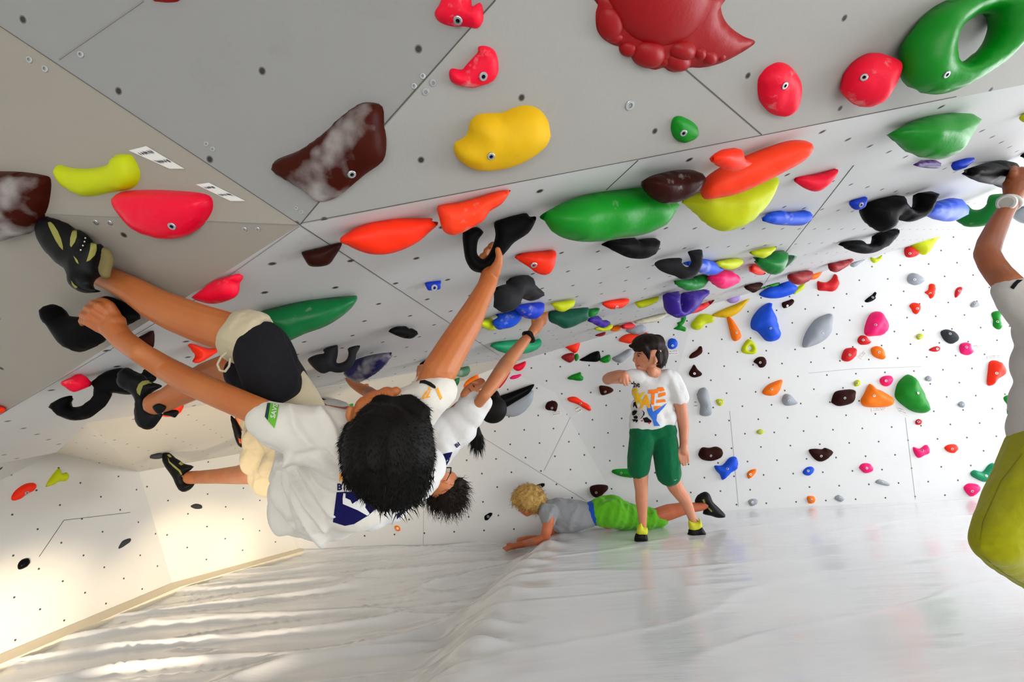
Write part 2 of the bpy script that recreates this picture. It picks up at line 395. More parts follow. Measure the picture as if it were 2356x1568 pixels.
def triangulate(poly, holes, step):
    xs = [p[0] for p in poly]; ys = [p[1] for p in poly]
    P2 = [Vector(p) for p in poly]; E2 = [(i, (i + 1) % len(poly)) for i in range(len(poly))]
    for h in holes:
        b = len(P2); P2 += [Vector(p) for p in h]; E2 += [(b + i, b + (i + 1) % len(h)) for i in range(len(h))]
    nb = len(P2); y = min(ys) + step * .5; row = 0
    while y < max(ys):
        x = min(xs) + (step * .5 if row % 2 else 0)
        while x < max(xs):
            if inpoly(x, y, poly) and not any(inpoly(x, y, h) for h in holes):
                if min([segd(x, y, poly)] + [segd(x, y, h) for h in holes]) > step * .35: P2.append(Vector((x, y)))
            x += step
        y += step * .87; row += 1
    r = delaunay_2d_cdt(P2, E2, [], 0, 1e-6)
    V = [tuple(v) for v in r[0]]; T = []
    for f in r[2]:
        cx = sum(V[i][0] for i in f) / len(f); cy = sum(V[i][1] for i in f) / len(f)
        if inpoly(cx, cy, poly) and not any(inpoly(cx, cy, h) for h in holes): T.append(tuple(f))
    return V, T
COLS = {'pink': '#ec0030', 'hotpink': '#fa1470', 'orange': '#fb2c04', 'amber': '#fb7600', 'salmon': '#fc3e18', 'lime': '#bfca00', 'yellow': '#dcae00', 'green': '#028418', 'teal': '#0a8a5c', 'dgreen': '#046b35', 'forest': '#04503c',
        'brown': '#3c130a', 'dbrown': '#2e120e', 'black': '#0b0b0c', 'charcoal': '#27272a', 'navy': '#1b1f52', 'blue': '#1038c0', 'azure': '#0d4fd6', 'purple': '#34168a', 'plum': '#3c1c66', 'lilac': '#a58ad0',
        'red': '#d0141c', 'dred': '#8e0f18', 'maroon': '#96040c', 'grey': '#9aa0a8', 'bone': '#d2ceb8', 'dkgreen': '#0a7a2c', 'grgreen': '#4a7a5c', 'dgrey': '#3a3c40'}
bolt_m = simple('zinc_bolt', '#b9bcc0', 0.3, 0.9); recess_m = simple('bolt_recess', '#0c0c0d', 0.8)
_bm = bmesh.new()
def ringz(r, z, n=14): return [_bm.verts.new((r * math.cos(2 * math.pi * i / n), r * math.sin(2 * math.pi * i / n), z)) for i in range(n)]
_R = [ringz(.011, -.004), ringz(.011, .0008), ringz(.0098, .002), ringz(.0052, .0022), ringz(.0050, -.002)]
for a, b_ in zip(_R[:-1], _R[1:]):
    for i in range(14): _bm.faces.new((a[i], a[(i + 1) % 14], b_[(i + 1) % 14], b_[i])).material_index = 0
f = _bm.faces.new(_R[-1]); f.material_index = 1
_bm.faces.new(_R[0][::-1])
BOLT = bpy.data.meshes.new('bolt'); _bm.to_mesh(BOLT); _bm.free(); BOLT.materials.append(bolt_m); BOLT.materials.append(recess_m)
for p in BOLT.polygons: p.use_smooth = False

def hold(crop, color, s, label, bolt=None, chalk=0.22, hole=None, jug=False, lumps=None, thick=1.0, rough=0.5, rnd_amt=1.0, group=None, flat=False, lift=0.0, boltc=None):
    poly = pts(crop, s); poly = smooth_poly(poly) if not flat else [p for p in poly]
    hs = [smooth_poly(pts(crop, hole))] if hole else []
    cx = sum(p[0] for p in poly) / len(poly); cy = sum(p[1] for p in poly) / len(poly)
    hits = []
    for p in poly:
        loc, n, d = wall_hit(*p)
        if loc is not None: hits.append((p, loc, n, d))
    loc, n, dc = wall_hit(cx, cy)
    if loc is None: loc, n, dc = hits[0][1:]
    if len(hits) < 3: return None
    view = (CAM - loc).normalized(); facing = n.dot(view)
    if facing > 0.62 and not jug:
        pn, pa = n, loc
    else:
        l = min(hits, key=lambda h: h[0][0]); r = max(hits, key=lambda h: h[0][0])
        chord = (r[1] - l[1]).normalized(); vd = ray(cx, cy).normalized()
        dn = CU - vd * CU.dot(vd); dn = (dn - chord * dn.dot(chord)).normalized()
        pn = chord.cross(dn).normalized(); pn = pn if pn.dot(view) > 0 else -pn
        pa = (l[1] + r[1]) / 2
        # bring the body of the hold forward until it touches the roof along its upper edge
        k = 1e9
        for (q, wl, wn, wd_) in hits:
            d = ray(*q); t = (pa - CAM).dot(pn) / d.dot(pn); k = min(k, wd_ / t)
        pa = CAM + (pa - CAM) * (k * 1.004)
    def onp(q):
        d = ray(*q); return CAM + d * ((pa - CAM).dot(pn) / d.dot(pn))
    if lift: pa = pa + pn * lift
    # 2D frame on the silhouette plane
    ux = CR - pn * CR.dot(pn); ux.normalize(); uy = pn.cross(ux)
    o3 = onp((cx, cy))
    def to2(q): v = onp(q) - o3; return (v.dot(ux), v.dot(uy))
    A = [to2(p) for p in poly]; HB = [[to2(p) for p in h] for h in hs]
    w = max(a[0] for a in A) - min(a[0] for a in A); hgt = max(a[1] for a in A) - min(a[1] for a in A)
    big = max(w, hgt) / loc.length * 20
    step = max(w, hgt) / (22 if max(w, hgt) / dc > .1 else (15 if max(w, hgt) / dc > .045 else 9))
    V, T = triangulate(A, HB, step)
    D = [min([segd(v[0], v[1], A)] + [segd(v[0], v[1], h) for h in HB]) for v in V]
    R = max(D) or 0.01; Rm = R * 1.0
    hf = 0.85 if facing > 0.62 and not jug else 0.95
    hf *= thick
    sd = rnd.random() * 50
    edge = set()
    cnt = {}
    for t in T:
        for i in range(len(t)):
            e = tuple(sorted((t[i], t[(i + 1) % len(t)]))); cnt[e] = cnt.get(e, 0) + 1
    bed = [e for e, c in cnt.items() if c == 1]
    for e in bed: edge.update(e)
    def H_(i):
        q = 1 - min(1, D[i] / Rm); z = R * hf * math.sqrt(max(0, 1 - q * q)) if i not in edge else 0.0
        nz = noise.noise(Vector((V[i][0] * 14 + sd, V[i][1] * 14, sd))) * 0.16 + noise.noise(Vector((V[i][0] * 38 + sd, V[i][1] * 38, sd))) * 0.05
        z *= 1 + nz * rnd_amt
        if lumps:
            zl = 0
            for lx, ly, lr in lumps:
                dd = math.hypot(V[i][0] - lx, V[i][1] - ly) / lr
                if dd < 1: zl = max(zl, (0.22 if lr > .2 else 0.75) * lr * math.sqrt(1 - dd * dd))
            z = z * .6 + zl
        return z
    if lumps:
        x0, y0, kk = CR_[crop]; L2_ = []
        for lx, ly, lr in lumps:
            c = to2((x0 + lx / kk, y0 + ly / kk)); e = to2((x0 + (lx + lr) / kk, y0 + ly / kk)); L2_.append((c[0], c[1], math.hypot(e[0] - c[0], e[1] - c[1])))
        lumps = L2_
    fv = [o3 + ux * v[0] + uy * v[1] + pn * H_(i) for i, v in enumerate(V)]
    nv = len(fv); vs = list(fv); fs = [t for t in T]
    if facing > 0.62 and not jug:
        # foot of the hold sunk into the panel
        em = {}
        for i in edge:
            em[i] = len(vs); b0 = o3 + ux * V[i][0] + uy * V[i][1]; vs.append(b0 - pn * (lift + .004))
        for a, b_ in bed: fs.append((a, b_, em[b_], em[a]))
    else:
        bk = {}
        for i in range(nv):
            if i in edge: bk[i] = i
            else: bk[i] = len(vs); vs.append(o3 + ux * V[i][0] + uy * V[i][1] - pn * H_(i) * 0.9)
        for t in T: fs.append(tuple(bk[i] for i in t[::-1]))
    # the back of the hold lies flat on its panel
    for i_, v in enumerate(vs):
        dd = (v - loc).dot(n)
        if dd < -0.003: vs[i_] = v + n * (-0.003 - dd)
    me = mesh_py('climbing_hold', [v - o3 for v in vs], fs)
    bm = bmesh.new(); bm.from_mesh(me); bmesh.ops.recalc_face_normals(bm, faces=bm.faces[:]); bm.to_mesh(me); bm.free()
    o = link('climbing_hold', me, plastic(color, COLS[color], chalk, rough)); o.location = o3
    tag(o, label, 'climbing hold', group)
    if bolt:
        x0, y0, kk = CR_[crop]; q = (x0 + bolt[0] / kk, y0 + bolt[1] / kk)
        bv = BVHTree.FromPolygons([tuple(v) for v in vs], fs)
        bl, bn, bi, bd = bv.ray_cast(CAM, ray(*q).normalized())
        if bl is not None:
            if bn.dot(CAM - bl) < 0: bn = -bn
            b = bpy.data.objects.new('bolt', BOLT); COL.objects.link(b); b.parent = o
            b.matrix_local = Matrix.Translation(bl - o3 + bn * .0015) @ bn.to_track_quat('Z', 'Y').to_matrix().to_4x4()
            if dc < 1.3: b.scale = (.72,) * 3
    return o
G1_, G2_, G3_ = 'holds on the front roof panels', 'holds on the long low roof', 'holds on the back wall'
h = hold
h('T1', 'lime', '390 1115 480 1135 600 1140 700 1122 750 1100 775 1055 800 1044 860 1042 900 1060 945 1150 940 1230 880 1280 760 1300 640 1325 540 1320 440 1260 395 1190', 'lime yellow climbing hold with a raised right end, above the big pink one', group=G1_, chalk=.05)
h('T1', 'pink', '785 1325 850 1290 1050 1283 1200 1290 1330 1300 1420 1325 1442 1380 1430 1440 1380 1510 1290 1580 1180 1615 1060 1610 950 1570 860 1490 800 1400', 'big smooth pink bowl-shaped hold left of where the panel seams meet', (1165, 1528), group=G1_, chalk=.05, rough=.3)
h('T1', 'brown', '-80 1160 0 1158 150 1162 300 1185 345 1215 340 1330 310 1440 230 1560 100 1600 -80 1610', 'brown chalky hold cut by the left edge of the photo above the shoe', group=G1_, chalk=.9, rough=.35)
h('0', 'brown', '627 380 640 365 690 345 740 310 790 265 825 240 850 235 880 245 884 290 888 330 880 370 840 400 810 425 780 450 750 463 725 462 700 440 650 410 632 395', 'large brown curved hold with white chalk on its upper right', (809, 400), group=G1_, chalk=.75, rough=.35)
h('0', 'maroon', '350 -30 420 -30 415 0 390 6 365 4 352 0', 'sliver of red hold at the top edge of the photo', group=G1_)
h('T2', 'pink', '648 80 680 30 720 -40 880 -40 900 40 950 18 972 50 975 130 935 188 850 180 760 178 690 155 655 120', 'pink knobbly hold on the seam at the top edge', (805, 135), group=G1_, chalk=.4)
h('T2', 'pink', '945 315 1000 312 1055 345 1078 420 1070 500 1030 550 960 578 880 592 800 575 755 545 745 490 765 462 830 470 860 440 910 385 940 350', 'pink hook-shaped hold above the big yellow one', (975, 515), group=G1_, chalk=.45)
h('T2', 'yellow', '885 830 930 780 1000 765 1100 762 1180 730 1260 712 1340 730 1400 790 1424 860 1410 940 1350 1010 1260 1070 1150 1120 1000 1146 900 1140 820 1090 780 1030 782 970 830 940 870 900', 'big yellow kidney-shaped hold on the front roof', (1028, 1055), group=G1_, chalk=.02, rough=.6)
RED_ = h('P1', 'maroon', '215 -120 190 60 165 150 165 290 190 390 260 480 370 550 485 590 520 660 640 715 720 780 800 835 900 860 1000 832 1060 870 1150 890 1240 860 1330 832 1450 835 1620 805 1780 745 1950 655 2080 570 2128 525 2100 490 1980 445 1830 340 1740 220 1705 80 1700 -120',
  'huge dark red hold with round bubbles and a pointed tip at the top edge', group=G1_, chalk=.12, thick=.3, rough=.4)
def _bub(nm, x, y, rx, ry, hh, sink=.0):
    l, n, d = wall_hit(1340 + x / 5.3545, y / 5.3545); e = wall_hit(1340 + (x + rx) / 5.3545, y / 5.3545)[0]; f = wall_hit(1340 + x / 5.3545, (y + ry) / 5.3545)[0]
    ux = (e - l); uy = (f - l); bm = bmesh.new(); k = (ux.length + uy.length) / 2 * hh; c = l + n * sink - RED_.location
    bmesh.ops.create_uvsphere(bm, u_segments=36, v_segments=20, radius=1, matrix=Matrix(((ux.x, uy.x, n.x * k, c.x), (ux.y, uy.y, n.y * k, c.y), (ux.z, uy.z, n.z * k, c.z), (0, 0, 0, 1))))
    for v in bm.verts:
        q = v.co - c
        if q.dot(n) < -.002 - sink: v.co -= n * (q.dot(n) + .002 + sink)
    o = link(nm, from_bm(nm, bm), RED_.data.materials[0]); o.parent = RED_
_bub('dome', 950, -110, 640, 690, .42)
for b in ((800, 640, 205, 195, .85), (1195, 600, 185, 150, .95), (1160, 740, 165, 140, .8), (1415, 640, 90, 105, 1.2), (1540, 690, 105, 115, 1.0), (340, 270, 165, 230, .7), (560, 590, 110, 110, .9), (1690, 680, 70, 80, .9), (990, 740, 90, 80, .8), (390, 440, 120, 90, .8)): _bub('bubble', *b)
h('T3', 'pink', '620 450 690 420 760 440 810 500 830 580 822 650 800 720 740 775 690 784 630 760 575 700 552 640 552 540 580 490', 'pink oval hold with one bolt, left of its round twin', (733, 578), group=G1_, chalk=.35)
h('T3', 'pink', '1140 560 1150 480 1200 410 1260 370 1330 357 1400 380 1460 410 1478 460 1465 530 1430 620 1370 700 1310 725 1240 715 1190 680 1140 620', 'pink rounded hold next to the big green ring', (1270, 523), group=G1_, chalk=.35)
h('T3', 'green', '1548 440 1560 300 1610 190 1690 90 1800 10 1950 -40 2150 -50 2300 -20 2350 60 2360 150 2320 260 2240 370 2130 470 1990 560 1880 615 1760 640 1660 620 1590 560',
  'large green ring-shaped hold in the top right corner', (1828, 503), hole='1835 330 1860 235 1950 150 2050 100 2130 88 2170 120 2165 190 2120 275 2040 350 1950 410 1870 420', group=G1_, chalk=.12, rough=.35)
h('T2', 'green', '2245 850 2260 800 2300 783 2350 800 2400 830 2430 870 2415 920 2370 950 2310 962 2265 930 2248 890', 'small green drop-shaped hold on the front roof', (2330, 898), group=G1_, chalk=.02)
h('T3', 'green', '1455 905 1500 870 1600 820 1720 780 1850 763 1930 768 1990 800 1998 830 1960 900 1900 1000 1860 1055 1780 1078 1680 1065 1600 1030 1530 970', 'big smooth green wedge below the ring-shaped hold', group=G2_, chalk=.1, rough=.35)
h('T3', 'lime', '35 1350 160 1300 400 1250 655 1190 650 1280 600 1380 520 1480 430 1540 330 1565 250 1545 180 1490 100 1410', 'broad lime yellow hold hanging under the long orange one', group=G2_, chalk=.03)
h('T3', 'salmon', '160 1290 170 1240 210 1190 300 1130 450 1060 600 1000 740 955 830 946 900 960 922 1000 905 1050 840 1105 700 1180 560 1250 420 1310 280 1340 190 1345', 'long orange sausage-shaped hold over the lime one', group=G2_, chalk=.1, lift=.03)
h('T3', 'orange', '243 1075 290 1020 345 1005 410 1003 418 1060 470 1090 472 1125 410 1160 340 1150 290 1120', 'small orange blocky hold touching the long orange one', group=G2_, chalk=.15, lift=.05)
h('T2', 'green', '1357 1465 1440 1410 1560 1350 1700 1310 1900 1280 2060 1268 2180 1300 2270 1370 2230 1460 2170 1540 2050 1590 1900 1610 1800 1630 1650 1635 1520 1610 1440 1560 1400 1500', 'widest green rocky hold in the middle of the roof', group=G2_, chalk=.3, rough=.4)
h('T2', 'dbrown', '2063 1230 2110 1190 2200 1165 2300 1148 2400 1150 2440 1185 2445 1230 2410 1300 2340 1350 2240 1378 2160 1365 2100 1310', 'dark brown oval hold between the green and orange ones', group=G2_, chalk=.4, rough=.3, lift=.03)
h('T2', 'salmon', '670 1390 800 1370 950 1330 1060 1295 1150 1285 1155 1300 1100 1380 1020 1430 980 1490 900 1540 820 1580 760 1590 705 1560 680 1480', 'orange carrot-shaped hold above the black one the boy grips', group=G2_, chalk=.35)
h('M1', 'orange', '15 220 100 160 180 110 320 60 450 30 640 10 820 8 1000 8 1010 40 1070 50 1060 90 980 160 880 250 760 320 620 375 480 402 330 395 190 350 90 300 20 270', 'wide bright orange lens-shaped hold with a hollow', group=G2_, chalk=.05, rnd_amt=1.6)
h('T4', 'dbrown', '2040 240 2060 225 2150 205 2300 168 2307 200 2270 260 2230 315 2170 332 2100 330 2070 300', 'small dark brown hold beside the wide orange one', group=G2_, chalk=.15, rough=.3)
h('M1', 'black', '1340 165 1420 120 1500 105 1560 150 1555 180 1510 240 1495 320 1500 400 1560 450 1620 400 1670 290 1695 180 1681 56 1780 10 1888 -24 2025 -47 2067 -9 2133 -9 2120 60 2050 170 1900 270 1830 350 1760 430 1700 500 1640 570 1590 595 1500 595 1430 560 1380 480 1355 380', 'black hook-shaped hold gripped by the raised hand of the nearest climber', jug=True, chalk=.0, rough=.55, group=G2_)
h('M1', 'orange', '1905 430 1960 400 2050 370 2200 362 2330 355 2328 450 2310 540 2270 610 2210 622 2130 595 2060 540 1980 490', 'orange angular hold right of the gripped black hook', (2110, 512), group=G2_, chalk=.1)
h('M1', 'charcoal', '1705 760 1770 730 1860 708 1835 670 1900 640 2050 622 2055 680 2110 740 2165 800 2172 850 2140 890 2070 905 1990 880 1940 868 1910 920 1870 1000 1810 1030 1750 1020 1718 980 1725 880 1722 810', 'dark grey double-lobed hold above the two blue ones', group=G2_, chalk=.15)
h('M1', 'blue', '930 715 960 700 1020 688 1102 682 1098 735 1095 775 1030 785 970 790 945 755', 'small dark blue hold alone on the roof', (1030, 758), group=G2_, chalk=.02)
h('N2', 'black', '1405 262 1450 225 1530 200 1600 196 1660 195 1668 242 1740 228 1790 250 1812 300 1800 350 1740 382 1680 383 1600 368 1500 330 1430 295', 'black heart-shaped hold on the roof left of the raised arm', group=G2_, chalk=.0)
h('N2', 'charcoal', '182 700 240 650 330 620 430 600 415 555 480 510 560 485 628 482 638 560 632 640 615 740 680 745 740 720 780 670 795 600 785 535 850 500 960 485 960 530 915 610 905 680 860 780 790 850 700 890 600 893 520 875 440 905 370 895 290 840 220 770', 'dark grey hook-shaped hold next to the speckled navy one', jug=True, chalk=.08, group=G2_)
h('N2', 'navy', '880 720 950 680 1080 640 1250 605 1380 592 1450 595 1400 680 1300 800 1200 900 1100 970 1000 1020 930 1045 850 1010 795 950 790 870 830 810', 'navy blue speckled hold held by a hand from behind', group=G2_, chalk=.6, lift=.03)
h('N2', 'black', '1880 760 1930 715 1990 690 2100 680 2100 780 1960 870 1910 840', 'black hold under the fingers behind the raised arm', group=G2_, chalk=.0)
h('N2', 'black', '310 1360 350 1325 420 1300 490 1295 510 1360 523 1465 450 1468 390 1460 340 1410', 'small black hold just above the shirt sleeve of the nearest climber', group=G2_, chalk=.05)
h('N2', 'green', '670 1430 720 1390 790 1355 850 1340 868 1390 800 1415 720 1435 680 1450', 'thin green hold beside the ear of the nearest climber', group=G2_, chalk=.02)
h('0', 'dgreen', '590 722 646 704 714 689 800 681 822 681 815 700 790 725 750 750 700 768 655 785 610 760', 'long dark green leaf-shaped hold behind the raised knee', group=G2_, chalk=.3, rough=.35)
h('T4', 'pink', '1318 540 1390 480 1460 425 1540 400 1620 380 1622 420 1600 450 1600 490 1580 540 1520 570 1440 585 1360 572', 'pink wing-shaped hold above the raised shin', group=G2_, chalk=.3)
h('T4', 'orange', '1283 850 1350 870 1420 885 1490 885 1440 930 1390 962 1360 980 1320 985 1305 965 1330 940 1295 890', 'orange hold seen between the crossed leg and arm', group=G2_, chalk=.1)
h('T4', 'dbrown', '930 815 980 788 1040 765 1042 870 1010 868 960 840', 'dark brown wedge behind the forearm near the left hand', group=G2_, chalk=.1)
h('T4', 'pink', '420 1115 480 1080 545 1057 600 1115 595 1145 540 1170 495 1180 450 1150', 'small pink hold above the large black curved one', group=G2_, chalk=.35)
h('O1', 'black', '182 560 230 500 320 455 420 440 415 490 395 545 440 567 520 555 610 500 670 430 685 370 660 330 622 300 680 250 780 180 900 135 1000 130 1100 150 1200 190 1240 140 1370 225 1330 290 1200 330 1100 420 1000 425 875 410 850 460 800 550 720 620 620 690 500 717 400 715 300 680 230 630', 'large black curved hold under the climbing shoe with the open heel', jug=True, chalk=.0, group=G2_)
h('O1', 'orange', '1440 660 1560 580 1640 530 1668 540 1640 610 1600 660 1500 680', 'red-orange hold peeping out behind the lower shoe', group=G2_, chalk=.3)
h('T4', 'black', '305 620 340 587 400 600 450 660 560 670 650 640 690 540 760 540 860 590 930 660 915 700 870 725 800 760 700 830 650 870 540 912 450 870 370 760 320 700', 'black pinch hold under the left hand of the nearest climber', chalk=.0, group=G1_, lift=.02, rough=.4)
h('0', 'orange', '-18 930 2 934 6 942 2 950 -18 955', 'tiny orange hold at the left edge of the photo', group=G2_)
h('L1', 'orange', '65 490 90 450 140 415 190 405 212 420 200 450 160 470 120 500 75 510', 'orange oval hold on the far left wall', (155, 465), chalk=.2, group='holds on the left wall')
h('L1', 'lime', '265 428 290 380 330 330 345 322 360 350 390 345 400 370 385 395 340 400 320 415 285 425', 'lime yellow crinkled hold on the far left wall', chalk=.02, rnd_amt=2.5, group='holds on the left wall')
h('L1', 'black', '103 885 125 855 165 845 172 875 150 900 110 912', 'black round hold lowest on the far left wall', chalk=.1, group='holds on the left wall', rough=.3)
h('L1', 'dgrey', '690 788 710 750 735 735 762 730 760 750 740 765 710 785', 'dark grey pointed hold on the left wall under the angled seam', chalk=.3, group='holds on the left wall')
h('L1', 'dgrey', '1112 543 1140 528 1175 535 1178 555 1140 558', 'small dark grey hold below the shoe with the pull loop', chalk=.15, group='holds on the left wall', rough=.3)
h('L1', 'amber', '1443 610 1455 585 1468 585 1465 610 1448 622', 'tiny orange and yellow hold left of the grey shirt hem', chalk=.02, group='holds on the left wall')
h('O1', 'dgrey', '1302 1115 1340 1095 1430 1085 1440 1110 1430 1145 1370 1155 1300 1145', 'small black foothold under the toe of the lowest shoe', chalk=.15, group='holds on the left wall', rough=.3)
h('P3', 'amber', '1635 1085 1670 1075 1700 1100 1695 1135 1655 1130', 'small orange hold below the shirts on the back wall', (1668, 1108), group=G3_)
h('N4', 'black', '1010 1350 1050 1320 1090 1298 1130 1305 1120 1340 1090 1375 1060 1410 1015 1408', 'small black hold left of the blond boy on the back wall', (1065, 1358), group=G3_)
h('P2', 'black', '395 150 430 135 470 130 475 155 430 185 405 172', 'small black hold behind the head of the blond boy', (430, 165), group=G3_)
h('P2', 'dbrown', '912 180 930 155 1000 142 1080 150 1090 185 1060 220 1020 255 970 270 925 235', 'dark brown bowl-shaped hold above the back of the lying boy', (975, 222), group=G3_, chalk=.1, rough=.35)
h('L2', 'green', '935 975 960 965 1040 962 1070 970 1070 1020 1045 1020 990 1012 940 990', 'bright green hold beside the hem of the green shorts', (995, 992), group=G3_, chalk=.02)
h('M1', 'teal', '1640 1380 1700 1350 1800 1332 1960 1322 2100 1330 2170 1310 2172 1370 2150 1420 2100 1450 2000 1475 1850 1478 1750 1455 1680 1420', 'long teal green hold crossed by the arm with the bracelet', group=G2_, chalk=.4)
h('N1', 'grgreen', '135 620 170 550 260 525 350 510 440 480 468 540 465 600 420 660 330 685 250 670 190 640', 'grey-green chalked hold right of the nearest climber\'s sleeve', group=G2_, chalk=.6)
h('N1', 'dgreen', '8 830 60 780 150 730 230 690 290 690 285 760 240 850 180 905 100 935 40 880', 'dark green chalked hold touching the nearest climber\'s sleeve', group=G2_, chalk=.5)
h('N1', 'amber', '365 830 420 750 500 690 610 625 640 690 645 750 540 790 450 830 385 885', 'orange hold above the upturned face', group=G3_, chalk=.02)
h('N1', 'red', '90 935 170 910 200 1060 140 1010', 'sliver of red hold under the dark green one', group=G3_, chalk=.2)
h('N1', 'pink', '1245 490 1300 460 1400 425 1480 395 1490 450 1450 520 1400 560 1340 573 1280 545', 'pink shell-shaped hold right of the arm with the bracelet', group=G2_, chalk=.1)
h('N1', 'red', '1205 572 1210 600 1170 670 1120 760 1040 860 985 905 965 875 1040 740 1120 620 1160 580', 'long thin red hold running along the arm with the bracelet', group=G2_, chalk=.1)
h('N1', 'hotpink', '1190 705 1250 655 1330 640 1405 620 1405 655 1340 700 1250 722', 'thin pink hold below the pink shell-shaped one', group=G2_, chalk=.1)
h('N1', 'grey', '1010 1290 1050 1180 1250 1060 1500 930 1620 930 1630 1000 1600 1120 1530 1230 1430 1330 1320 1385 1220 1398 1080 1370 1000 1340', 'grey half-round volume under the black blade', group=G2_, chalk=.1, thick=.5)
h('N1', 'black', '1020 1020 1200 960 1420 880 1635 808 1600 900 1540 980 1450 1040 1300 1130 1150 1220 1010 1290 940 1200 960 1060', 'long black blade-shaped hold behind the dark hair', group=G2_, chalk=.1, lift=.06, thick=.5)
h('N1', 'dbrown', '1840 1200 1870 1140 1920 1115 2010 1112 2060 1160 2060 1220 2030 1300 1960 1285 1890 1280 1845 1250', 'dark brown rounded hold with a paper tag, at the top of the warm wall', (1960, 1240), group=G3_, chalk=.1)
h('M1', 'lime', '1515 1150 1570 1105 1650 1093 1665 1140 1690 1210 1620 1220 1560 1190', 'lime yellow hold left of the chalky blue one', group=G2_, chalk=.02)
h('M1', 'azure', '1660 1120 1720 1080 1690 1045 1760 1040 1850 1015 1930 995 1985 1060 1960 1120 1890 1180 1800 1205 1730 1215 1680 1180', 'lower blue hold with white chalk at its left end', group=G2_, chalk=.5)
h('M1', 'blue', '1875 970 1950 940 2080 922 2205 920 2210 960 2190 1040 2140 1095 2080 1100 2010 1085 1970 1060 1930 1010', 'blue hold gripped by the hand above the bracelet', group=G2_, chalk=.5)
h('L4', 'lime', '140 245 200 228 300 210 410 197 408 250 390 290 340 320 290 342 220 330 180 290', 'lime yellow hold over the large dark green block', group=G2_, chalk=.02, lift=.03)
h('L4', 'forest', '120 340 220 325 400 305 575 290 580 340 582 430 500 470 400 520 300 540 220 500 120 450', 'large dark green block right of the gripping fingers', group=G2_, chalk=.2)
h('L4', 'dkgreen', '585 315 640 305 715 300 700 350 660 390 590 405', 'small green hold against the dark green block', group=G2_, chalk=.02)
h('L4', 'orange', '745 250 800 215 900 195 1050 187 1055 220 1020 270 960 300 860 312 790 290', 'orange half-moon hold left of the lime feather', (915, 287), group=G2_, chalk=.05)
h('L4', 'lime', '1135 235 1200 210 1300 185 1415 162 1400 215 1340 255 1260 285 1190 298 1150 270', 'lime feather-shaped hold left of the purple hook', group=G2_, chalk=.05)
h('L4', 'purple', '580 450 620 400 700 390 715 430 750 440 800 440 815 475 800 515 750 532 690 510 640 480', 'purple knobbed hold at the end of the dark green block', group=G2_, chalk=.1, lift=.03)
h('L4', 'lime', '650 540 700 520 760 530 810 500 860 485 858 530 820 565 740 572 680 560', 'yellow crescent hold under the purple knob', group=G2_, chalk=.02)
h('L4', 'amber', '840 560 870 515 960 503 955 555 890 575', 'small orange hold between yellow crescent and red hold', group=G2_, chalk=.05)
h('L4', 'red', '955 510 1010 485 1080 465 1125 500 1110 535 1060 548 985 540', 'red twisted hold left of the round grey one', group=G2_, chalk=.2)
h('L4', 'grey', '1020 560 1080 520 1130 490 1210 490 1265 530 1250 580 1190 605 1120 612 1060 590', 'round grey hold above the standing boy', group=G2_, chalk=.3)
h('L4', 'dred', '660 625 700 600 780 580 778 610 730 632', 'small dark red hold below the yellow crescent', group=G2_, chalk=.1)
h('L4', 'orange', '302 745 350 705 480 675 485 710 465 790 430 828 370 805', 'orange triangular hold above the dark red one', group=G2_, chalk=.1)
h('L4', 'dred', '262 880 310 840 390 825 420 850 418 900 370 942 320 925', 'dark red heart-shaped hold below the orange triangle', group=G2_, chalk=.3)
h('L4', 'green', '425 845 460 840 470 880 450 920 425 915', 'tiny green hold stuck to the dark red one', group=G2_)
h('L4', 'black', '475 915 540 870 620 825 700 803 720 840 725 890 690 930 600 930', 'black shark-fin hold left of the standing boy', group=G2_, chalk=.02)
h('L4', 'green', '710 910 760 870 830 845 845 880 830 930 780 945 740 935', 'green hollow hold right of the black fin', group=G2_, chalk=.1)
h('L4', 'grey', '860 890 950 840 1050 780 1095 790 1100 830 1040 890 970 945 900 930', 'grey blade-shaped hold behind the face of the standing boy', group=G2_, chalk=.1)
h('L4', 'green', '335 1120 390 1085 450 1065 495 1050 500 1090 522 1110 515 1150 460 1155 400 1145 355 1140', 'green crumpled hold left of the standing boy\'s bent elbow', group=G3_, chalk=.05)
h('L4', 'brown', '710 1220 750 1210 830 1225 878 1260 860 1290 800 1315 745 1325 718 1290', 'reddish brown hold just under the bent elbow', (780, 1285), group=G3_, chalk=.2)
h('L4', 'orange', '335 1360 390 1340 450 1350 520 1400 590 1440 615 1490 600 1510 540 1485 450 1430 360 1400', 'orange caterpillar-shaped slanting hold with a tag', (490, 1425), group=G3_, chalk=.1, rnd_amt=2)
h('L4', 'salmon', '935 680 980 630 1060 600 1200 610 1280 570 1290 600 1200 650 1100 715 1000 705', 'bright orange hold half hidden by the standing boy\'s hair', group=G2_, chalk=.02)
h('L4', 'azure', '1520 760 1520 690 1555 655 1610 665 1635 710 1620 760 1570 785', 'round blue hold right of the standing boy\'s head', (1575, 742), group=G3_, chalk=.05)
h('L4', 'brown', '1770 870 1800 830 1860 790 1890 750 1920 755 1925 820 1880 860 1830 885 1780 892', 'brown boot-shaped hold, upper of two right of the boy', group=G3_, chalk=.25)
h('L4', 'dbrown', '1765 1070 1800 1000 1830 963 1870 1020 1920 1065 1910 1095 1850 1115 1800 1110', 'dark brown triangular hold, lower of two right of the boy', (1833, 1070), group=G3_, chalk=.1)
h('L4', 'bone', '1120 470 1200 425 1320 395 1450 365 1520 350 1500 390 1440 435 1330 470 1200 478', 'bone white long hold under the purple hook', group=G2_, chalk=.2)
h('M2', 'red', '1640 1135 1720 1130 1760 1200 1900 1180 2000 1150 2135 1110 2080 1180 1980 1250 1880 1290 1770 1295 1700 1240', 'red pointed hold behind the purple hook', group=G2_, chalk=.05)
